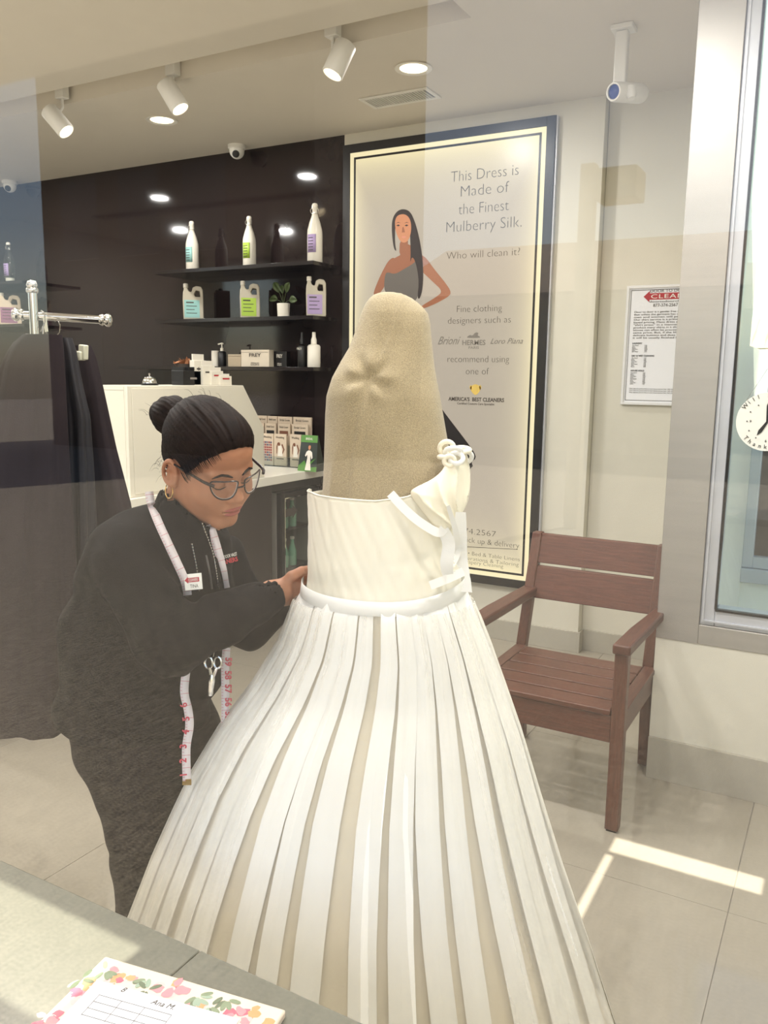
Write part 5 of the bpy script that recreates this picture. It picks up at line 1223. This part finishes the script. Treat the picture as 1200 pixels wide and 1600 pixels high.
# jacket and trousers
def folds(P, d, amp):
    u = P@RGT; v = P@UPV; w_ = P@FWD
    return d+amp*(np.sin(u*26+v*34+1.5*np.sin(v*19))*.5+np.sin(u*51-v*38+2*np.sin(u*21))*.3+np.sin(v*70+w_*40+u*18)*.2)
def jacket_sdf(P):
    d = sd_cone(P, atd(262, 872, 1.80), atd(232, 1000, 1.87), .128, .150)
    d = smin(d, sd_cone(P, atd(232, 1000, 1.87), atd(217, 1105, 1.91), .150, .165), .05)
    d = smin(d, sd_cone(P, atd(205, 872, 1.70), atd(342, 880, 1.90), .066, .064), .05)
    d = smin(d, sd_cone(P, atd(190, 885, 1.76), atd(172, 995, 1.86), .085, .092), .06)
    d = smin(d, sd_cone(P, atd(172, 995, 1.86), atd(175, 1100, 1.92), .092, .115), .06)
    d = smin(d, sd_cone(P, atd(300, 930, 1.80), atd(300, 1050, 1.84), .070, .062), .06)
    arm = sd_cone(P, atd(200, 880, 1.69), atd(262, 1004, 1.62), .070, .058)
    arm = smin(arm, sd_cone(P, atd(262, 1004, 1.62), atd(350, 968, 1.69), .060, .053), .03)
    arm = smin(arm, sd_cone(P, atd(350, 968, 1.69), atd(424, 927, 1.79), .053, .039), .02)
    e = np.linalg.norm(P-atd(270, 995, 1.62), axis=1)
    q = P-atd(270, 995, 1.60); arm = arm+.004*np.exp(-(e/.09)**2)*np.sin((q@RGT)*150+(q@UPV)*60)
    cu = atd(424, 927, 1.79); ax = nrmv(cu-atd(350, 968, 1.69)); 
    arm = smax(arm, ((P-cu)@ax)-.004, .004)
    arm = np.maximum(arm, -sd_cone(P, cu-ax*.02, cu+ax*.08, .033, .033))
    d = smin(d, arm, .012)
    la = sd_cone(P, atd(342, 885, 1.90), atd(392, 975, 1.94), .066, .054); la = smin(la, sd_cone(P, atd(392, 975, 1.94), atd(462, 920, 1.95), .054, .040), .03)
    d = smin(d, la, .02)
    d = folds(P, d, .006)
    # collar
    n0, n1 = HL(-.036, 0, -.055), atd(292, 850, 1.77); na = nrmv(n0-n1)
    c0 = n1-na*.03; c1 = n1+na*.075
    col = sd_cone(P, c0, c1, .100, .077); col = smax(col, (P-c1)@nrmv(na*.75+HR*.55)-.010, .006)
    d = smin(d, col, .02)
    d = np.maximum(d, -sd_cone(P, n1-na*.02, n1+na*.2, .066, .070))
    d = smax(d, -sd_cone(P, n1+na*.09+f0*.11, n1-na*.03+f0*.10, .040, .006), .006)
    d = smax(d, (atd(217, 1128, 1.9)[2]-P[:, 2]), .01)
    return d
bb = np.array([atd(60, 1180, 1.8), atd(60, 1180, 2.1), atd(500, 740, 2.1), atd(60, 740, 1.5), atd(500, 1180, 1.5), atd(450, 900, 2.0)])
lo = bb.min(0); hi = bb.max(0); lo[2] = .60; hi[2] = 1.36
jk = mesh_obj('fleece_jacket', [sdf_mesh(jacket_sdf, lo, hi, .0068)], m_fleece, wm)
def tr_sdf(P):
    d = sd_cone(P, atd(215, 1100, 1.91), atd(222, 1135, 1.92), .150, .150)
    r_ = sd_cone(P, atd(205, 1135, 1.90), atd(222, 1290, 1.95), .125, .078); r_ = smin(r_, sd_cone(P, atd(222, 1290, 1.95), atd(223, 1432, 2.05), .078, .064), .03)
    l_ = sd_cone(P, atd(262, 1130, 1.97), atd(322, 1215, 2.08), .112, .084); l_ = smin(l_, sd_cone(P, atd(322, 1215, 2.08), atd(385, 1365, 2.24), .084, .062), .03)
    d = smin(d, smin(r_, l_, .02), .05)
    d = smax(d, .045-P[:, 2], .006)
    return folds(P, d, .005)
bb = np.array([atd(80, 1100, 1.7), atd(450, 1100, 2.4), atd(80, 1450, 2.4), atd(450, 1450, 1.8), atd(80, 1200, 2.2), atd(300, 1200, 1.6)])
lo = bb.min(0); hi = bb.max(0); lo[2] = .03; hi[2] = .86
mesh_obj('trousers', [sdf_mesh(tr_sdf, lo, hi, .009)], m_trou, wm)
for (x, y, D) in ((223, 1432, 2.05), (385, 1365, 2.24)):
    c_ = atd(x, y, D); c_[2] = 0
    def shoe(P, c_=c_):
        d = sd_ell(P, c_+HR*.045+Zu*.042, (.06, .06, .045)); d = smin(d, sd_cone(P, c_-HR*.02+Zu*.045, c_+HR*.16+Zu*.030, .042, .030), .03); d = smin(d, sd_cone(P, c_+Zu*.05, c_+Zu*.10, .042, .045), .02)
        return smax(d, .004-P[:, 2], .004)
    mesh_obj('shoe', [sdf_mesh(shoe, c_-np.array([.28, .28, 0]), c_+np.array([.28, .28, .17]), .008)], m_black, wm)
JB = bvh(jk)
def surf(x, y, off=.004, dflt=1.72, trees=None):
    r = ray(x, y); r = r/np.linalg.norm(r); best = None
    for T_ in (trees or [JB, BV]):
        h = T_.ray_cast(Vector(CAM), Vector(r))
        if h[0] is not None and (best is None or h[3] < best[1]): best = (np.array(h[0]), h[3])
    return (best[0]-r*off) if best is not None and best[1] < 2.4 else atd(x, y, dflt)
def catmull(P, n_=8):
    Q = []
    for i in range(len(P)-1):
        for s_ in np.linspace(0, 1, n_)[:-1]:
            a, b, c, d = P[max(i-1, 0)], P[i], P[i+1], P[min(i+2, len(P)-1)]; Q.append(.5*((2*b)+(-a+c)*s_+(2*a-5*b+4*c-d)*s_**2+(-a+3*b-3*c+d)*s_**3))
    return Q+[P[-1]]
# measuring tape
m_tape = mat('tape_white', rgb(224, 216, 218), .5); m_tmark = mat('tape_red', rgb(196, 70, 86), .5)
tp = thing('measuring_tape', "white tailor's tape with red markings around the woman's neck", 'measuring tape')
def tape(pix, wpx, digits=True):
    P = []
    if len(pix[0]) == 2:
        pix = [tuple(v) for v in catmull([np.array(q, float) for q in pix], 7)]
    for q in pix:
        x, y = q[0], q[1]; P.append(atd(x, y, q[2]) if len(q) > 2 else surf(x, y, .005))
    Q = []
    for i in range(len(P)-1):
        for s_ in np.linspace(0, 1, 9)[:-1 if i < len(P)-2 else 9]:
            a, b, c, d = P[max(i-1, 0)], P[i], P[i+1], P[min(i+2, len(P)-1)]
            Q.append(.5*((2*b)+(-a+c)*s_+(2*a-5*b+4*c-d)*s_**2+(-a+3*b-3*c+d)*s_**3))
    Q = np.array(Q); L = np.concatenate([[0], np.cumsum(np.linalg.norm(np.diff(Q, axis=0), axis=1))]); W = .0085
    def fr(s_):
        i = min(max(np.searchsorted(L, s_), 1), len(Q)-1); k = (s_-L[i-1])/(L[i]-L[i-1]+1e-9); p = Q[i-1]*(1-k)+Q[i]*k; t_ = nrmv(Q[i]-Q[i-1]); n_ = nrmv(CAM-p); sd = nrmv(np.cross(t_, n_)); return p, t_, sd, np.cross(sd, t_)
    A = []; Bb = []
    for s_ in L: p, t_, sd, n_ = fr(s_); A.append(p-sd*W); Bb.append(p+sd*W)
    MB().strip(A, Bb).build('tape_strip', m_tape, tp, solid=.0006)
    f = MB(); s_ = .006; i = 0
    while s_ < L[-1]:
        p, t_, sd, n_ = fr(s_); n_ = n_*(1 if n_@(CAM-p) > 0 else -1); ln = .45 if i % 4 else 2.0; o = p+n_*.0007
        f.add([o+sd*W*.95, o+sd*W*(.95-ln), o+sd*W*(.95-ln)+t_*.0007, o+sd*W*.95+t_*.0007], [(0, 1, 2, 3)]); s_ += .0064; i += 1
    f.build('tick_marks', m_tmark, tp)
    return Q, L, fr
def digits(fr, s0, s1, step, start, up=-1):
    k = start; s_ = s0
    while s_ < s1:
        p, t_, sd, n_ = fr(s_); n_ = n_*(1 if n_@(CAM-p) > 0 else -1)
        text('numeral', str(k), .019, frame4(p+n_*.0012-sd*.002*0, t_*up, n_), m_tmark, tp, off=.0006, ex=.0002); s_ += step; k -= 1
        if k < 1: break
tape([(233, 768), (236, 786), (247, 815), (262, 848), (276, 878), (288, 905), (292, 922), (293, 930)], 14)
Q, L, fr = tape([(292, 1040, 1.70), (288, 1080, 1.70), (294, 1110, 1.70), (296, 1135, 1.70), (291, 1170, 1.70), (292, 1220, 1.70)], 14)
digits(fr, .08, L[-1]-.005, .029, 6)
q = atd(292, 1222, 1.70); MB().box((-.0092, -.001, -.006), (.0092, .001, .006), Matrix(((RGT[0], FWD[0], UPV[0]), (RGT[1], FWD[1], UPV[1]), (RGT[2], FWD[2], UPV[2]))), q).build('brass_end', m_gold, tp)
tape([(328, 820), (334, 838), (341, 862), (348, 890), (351, 908), (353, 919)], 12)
Q, L, fr = tape([(354, 1012, 1.78), (352, 1040, 1.78), (352, 1080, 1.78), (352, 1120, 1.78), (350, 1165, 1.78)], 12)
digits(fr, .03, L[-1], .029, 59, 1)
# neck chain with scissors, zip, badge
def surfpath(pix, off=.005): return [surf(v[0], v[1], off) for v in catmull([np.array(q, float) for q in pix], 7)]
nk = tag(empty('neck_chain', (0, 0, 0), wm), 'silver bead chain')
for pix in ([(300, 850), (306, 880), (310, 905), (312, 924)], [(316, 818), (326, 845), (334, 870), (339, 900), (342, 920)]):
    Q = catmull(surfpath(pix)); f = MB()
    L = np.concatenate([[0], np.cumsum(np.linalg.norm(np.diff(Q, axis=0), axis=1))])
    for s_ in np.arange(0, L[-1], .0062):
        p = np.array([np.interp(s_, L, [q[i] for q in Q]) for i in range(3)]); f.lathe([(.0003, -.0022), (.0019, -.0012), (.0019, .0012), (.0003, .0022)], p, 6)
    f.tube(Q, .0004, 5); f.build('chain_strand', m_chrome, nk)
f = MB(); Q = catmull(surfpath([(322, 868), (328, 896), (331, 920)], .003)); f.tube(Q, .0022, 6); f.build('zip', mat('zip_grey', rgb(110, 106, 104), .4, metal=.6), wm)
def camframe(p, n_=None, rot=0.0):
    n_ = nrmv(CAM-p) if n_ is None else n_; x = RGT*cos(rot)+UPV*sin(rot); return frame4(p, x-n_*(x@n_), n_)
p = surf(302, 909, .010); M4 = camframe(p, None, .10); R3 = M4.to_3x3()
bd = tag(empty('name_badge', (0, 0, 0), wm), 'white name badge with a red arrow logo')
MB().box((-.0175, -.0165, -.001), (.0175, .0165, .001), R3, p).build('badge_plate', m_white, bd, bevel=.0006)
MB().prism([M4@Vector(v) for v in ((-.017, .004, .0012), (-.010, .011, .0012), (-.010, .0085, .0012), (.012, .0085, .0012), (.012, -.0005, .0012), (-.010, -.0005, .0012), (-.010, -.003, .0012))], R3@Vector((0, 0, .0002))).build('badge_arrow', m_red, bd)
text('lettering', 'CLEANERS', .008, M4@Matrix.Translation((0, .0015, .0018)), m_white, bd, width=.019, ex=.0001)
text('lettering', 'TINA', .010, M4@Matrix.Translation((.001, -.012, .0014)), m_print, bd, width=.016, ex=.0001)
p = surf(352, 876, .004); h = JB.ray_cast(Vector(CAM), Vector(nrmv(ray(352, 876)))); nn = np.array(h[1]) if h[0] is not None else nrmv(CAM-p); nn = nn if nn@(CAM-p) > 0 else -nn; nn = nrmv(nn*.3+nrmv(CAM-p)*.7)
M4 = camframe(p+nn*.006, nn, .22)
text('lettering', 'DOOR TO DOOR VALET', .010, M4@Matrix.Translation((.000, .005, 0)), m_white, wm, width=.052, ex=.0002)
text('lettering', 'CLEANERS', .013, M4@Matrix.Translation((.000, -.0065, 0)), m_red, wm, width=.05, ex=.0002, off=.0004)
# scissors hanging under the arm
sc_ = thing('scissors', "silver embroidery scissors hanging on the woman's neck chain", 'scissors'); D = 1.70
for s_ in (-1, 1):
    f = MB(); c_ = (333+s_*7, 1035); pts = [atd(c_[0]+6*cos(a_), c_[1]+9*sin(a_), D) for a_ in np.linspace(0, 2*pi, 20)[:-1]]
    f.tube(pts, .0026, 8, closed=True); f.build('finger_loop', m_chrome, sc_)
    MB().tube([atd(333+s_*6, 1043, D), atd(332+s_*2.5, 1052, D), atd(331, 1060, D), atd(330.5-s_*1.2, 1085, D)], [.003, .0045, .0045, .0022], 8).build('blade', m_chrome, sc_)
MB().tube([atd(328.5, 1087, D), atd(331, 1064, D), atd(331.5, 1054, D)], [.0045, .0068, .0055], 10).build('blade_sheath', m_chrome, sc_)
MB().tube([atd(333, 1026, D), atd(336, 1012, D), atd(338, 1000, D)], .0009, 6).build('chain_end', m_chrome, sc_)

# ------------------------------------------------------------------ things on the ledge
ZL = .6701
def L(x, y, dz=0): p = atz(x, y, ZL); return np.array([p[0], p[1], ZL+dz])
m_flor = mat('folder_floral', rgb(234, 214, 196), .5, noise=.03)
fo = thing('floral_folder', 'folder with pink and orange painted flowers lying on the stone ledge', 'folder')
a, b = L(165, 1505), L(447, 1590); ux = nrmv(b-a); uy = np.array([ux[1], -ux[0], 0]); uy = uy if uy[1] < 0 else -uy
fw_ = np.linalg.norm(b-a); fh = .30
def FP(u, v, dz=0): return a+ux*u+uy*v+np.array([0, 0, dz])
MB().prism([FP(0, 0), FP(fw_, 0), FP(fw_, fh*.7), FP(0, fh*.7)], (0, 0, .012)).build('cover', m_flor, fo, bevel=.003)
MB().prism([FP(.004, -.001, .003), FP(fw_-.002, -.001, .003), FP(fw_-.002, .003, .003), FP(.004, .003, .003)], (0, 0, .006)).build('page_edge', m_white, fo)
rr = np.random.RandomState(11)
pet = [mat('petal_print', rgb(*c), .5) for c in ((226, 140, 150), (214, 96, 120), (236, 156, 104), (240, 186, 186))]
lf = [mat('leaf_print', rgb(*c), .5) for c in ((126, 142, 112), (150, 170, 150), (96, 110, 84))]
lay = [0]
def blob(u, v, r, m, k=.25, an=0, asp=1, nm='printed_petal'):
    lay[0] += 1; pts = []
    for a_ in np.linspace(0, 2*pi, 15)[:-1]:
        q = r*(1+k*rr.uniform(-1, 1)); x, y = q*cos(a_), q*sin(a_)*asp; pts.append(FP(u+x*cos(an)-y*sin(an), v+x*sin(an)+y*cos(an), .01215+.000003*lay[0]))
    MB().add(pts, [tuple(range(14))]).build(nm, m, fo, smooth=False)
for (u, v) in ((.045, .030), (.125, .024), (.235, .026), (.275, .040), (.02, .065), (.012, .12), (.18, .05), (.06, .09)):
    for i in range(9):
        an = rr.uniform(0, 6.3); d = rr.uniform(0, .020)
        blob(u+d*cos(an), v+d*sin(an), rr.uniform(.006, .012), pet[rr.randint(4)], .2, an, .7)
for (u, v) in ((.085, .018), (.095, .035), (.165, .020), (.19, .030), (.205, .012), (.30, .045), (.02, .025), (.155, .042), (.0, .05), (.08, .06)):
    for i in range(5):
        an = rr.uniform(0, 6.3); blob(u+.012*cos(an), v+.012*sin(an), .0085, lf[rr.randint(3)], .05, an, .42, 'printed_leaf')
pr_ = thing('paper_sheet', 'white form with faint table lines lying on the floral folder', 'paper')
pc = [L(160, 1533), L(345, 1588), L(470, 1700), L(60, 1615)]
p0, p1 = L(152, 1545), L(395, 1612); ux2 = nrmv(p1-p0); uy2 = np.array([ux2[1], -ux2[0], 0]); uy2 = uy2 if uy2[1] < 0 else -uy2
def PP(u, v, dz=0): return p0+ux2*u+uy2*v+np.array([0, 0, .0128+dz])
MB().prism([PP(0, 0), PP(.216, 0), PP(.216, .12), PP(0, .12)], (0, 0, .0006)).build('sheet', mat('paper_bluewhite', rgb(228, 230, 240), .6), pr_)
f = MB()
for v in (.022, .034, .046, .058): f.prism([PP(.02, v, .0008), PP(.13, v, .0008), PP(.13, v+.0006, .0008), PP(.02, v+.0006, .0008)], (0, 0, .0001))
for u in (.02, .055, .09, .13): f.prism([PP(u, .022, .0008), PP(u+.0006, .022, .0008), PP(u+.0006, .06, .0008), PP(u, .06, .0008)], (0, 0, .0001))
f.build('table_lines', m_print, pr_)
text('handwriting', 'Ana M.', .012, frame4(PP(.11, .014, .0009), ux2, (0, 0, 1)), m_print, pr_, shear=.3, ex=.0001)
text('handwriting', '8', .012, frame4(PP(.045, .008, .0009), ux2, (0, 0, 1)), m_print, pr_, shear=.3, ex=.0001)

# ------------------------------------------------------------------ put every root at the base of its thing
bpy.context.view_layer.update()
for o in [o for o in sc.objects if o.type == 'EMPTY' and o.parent is None and not o.get('_keep')]:
    if o.location.length > 1e-6: continue
    ms = []
    def walk(x):
        for c in x.children: ms.append(c); walk(c)
    walk(o); pts = [c.matrix_world @ Vector(k) for c in ms if c.type == 'MESH' for k in c.bound_box]
    if not pts: continue
    lo = [min(p[i] for p in pts) for i in range(3)]; hi = [max(p[i] for p in pts) for i in range(3)]
    b = Vector(((lo[0]+hi[0])/2, (lo[1]+hi[1])/2, lo[2])); o.location = b
    for c in o.children: c.location = Vector(c.location)-b
for o in sc.objects:
    if '_keep' in o: del o['_keep']
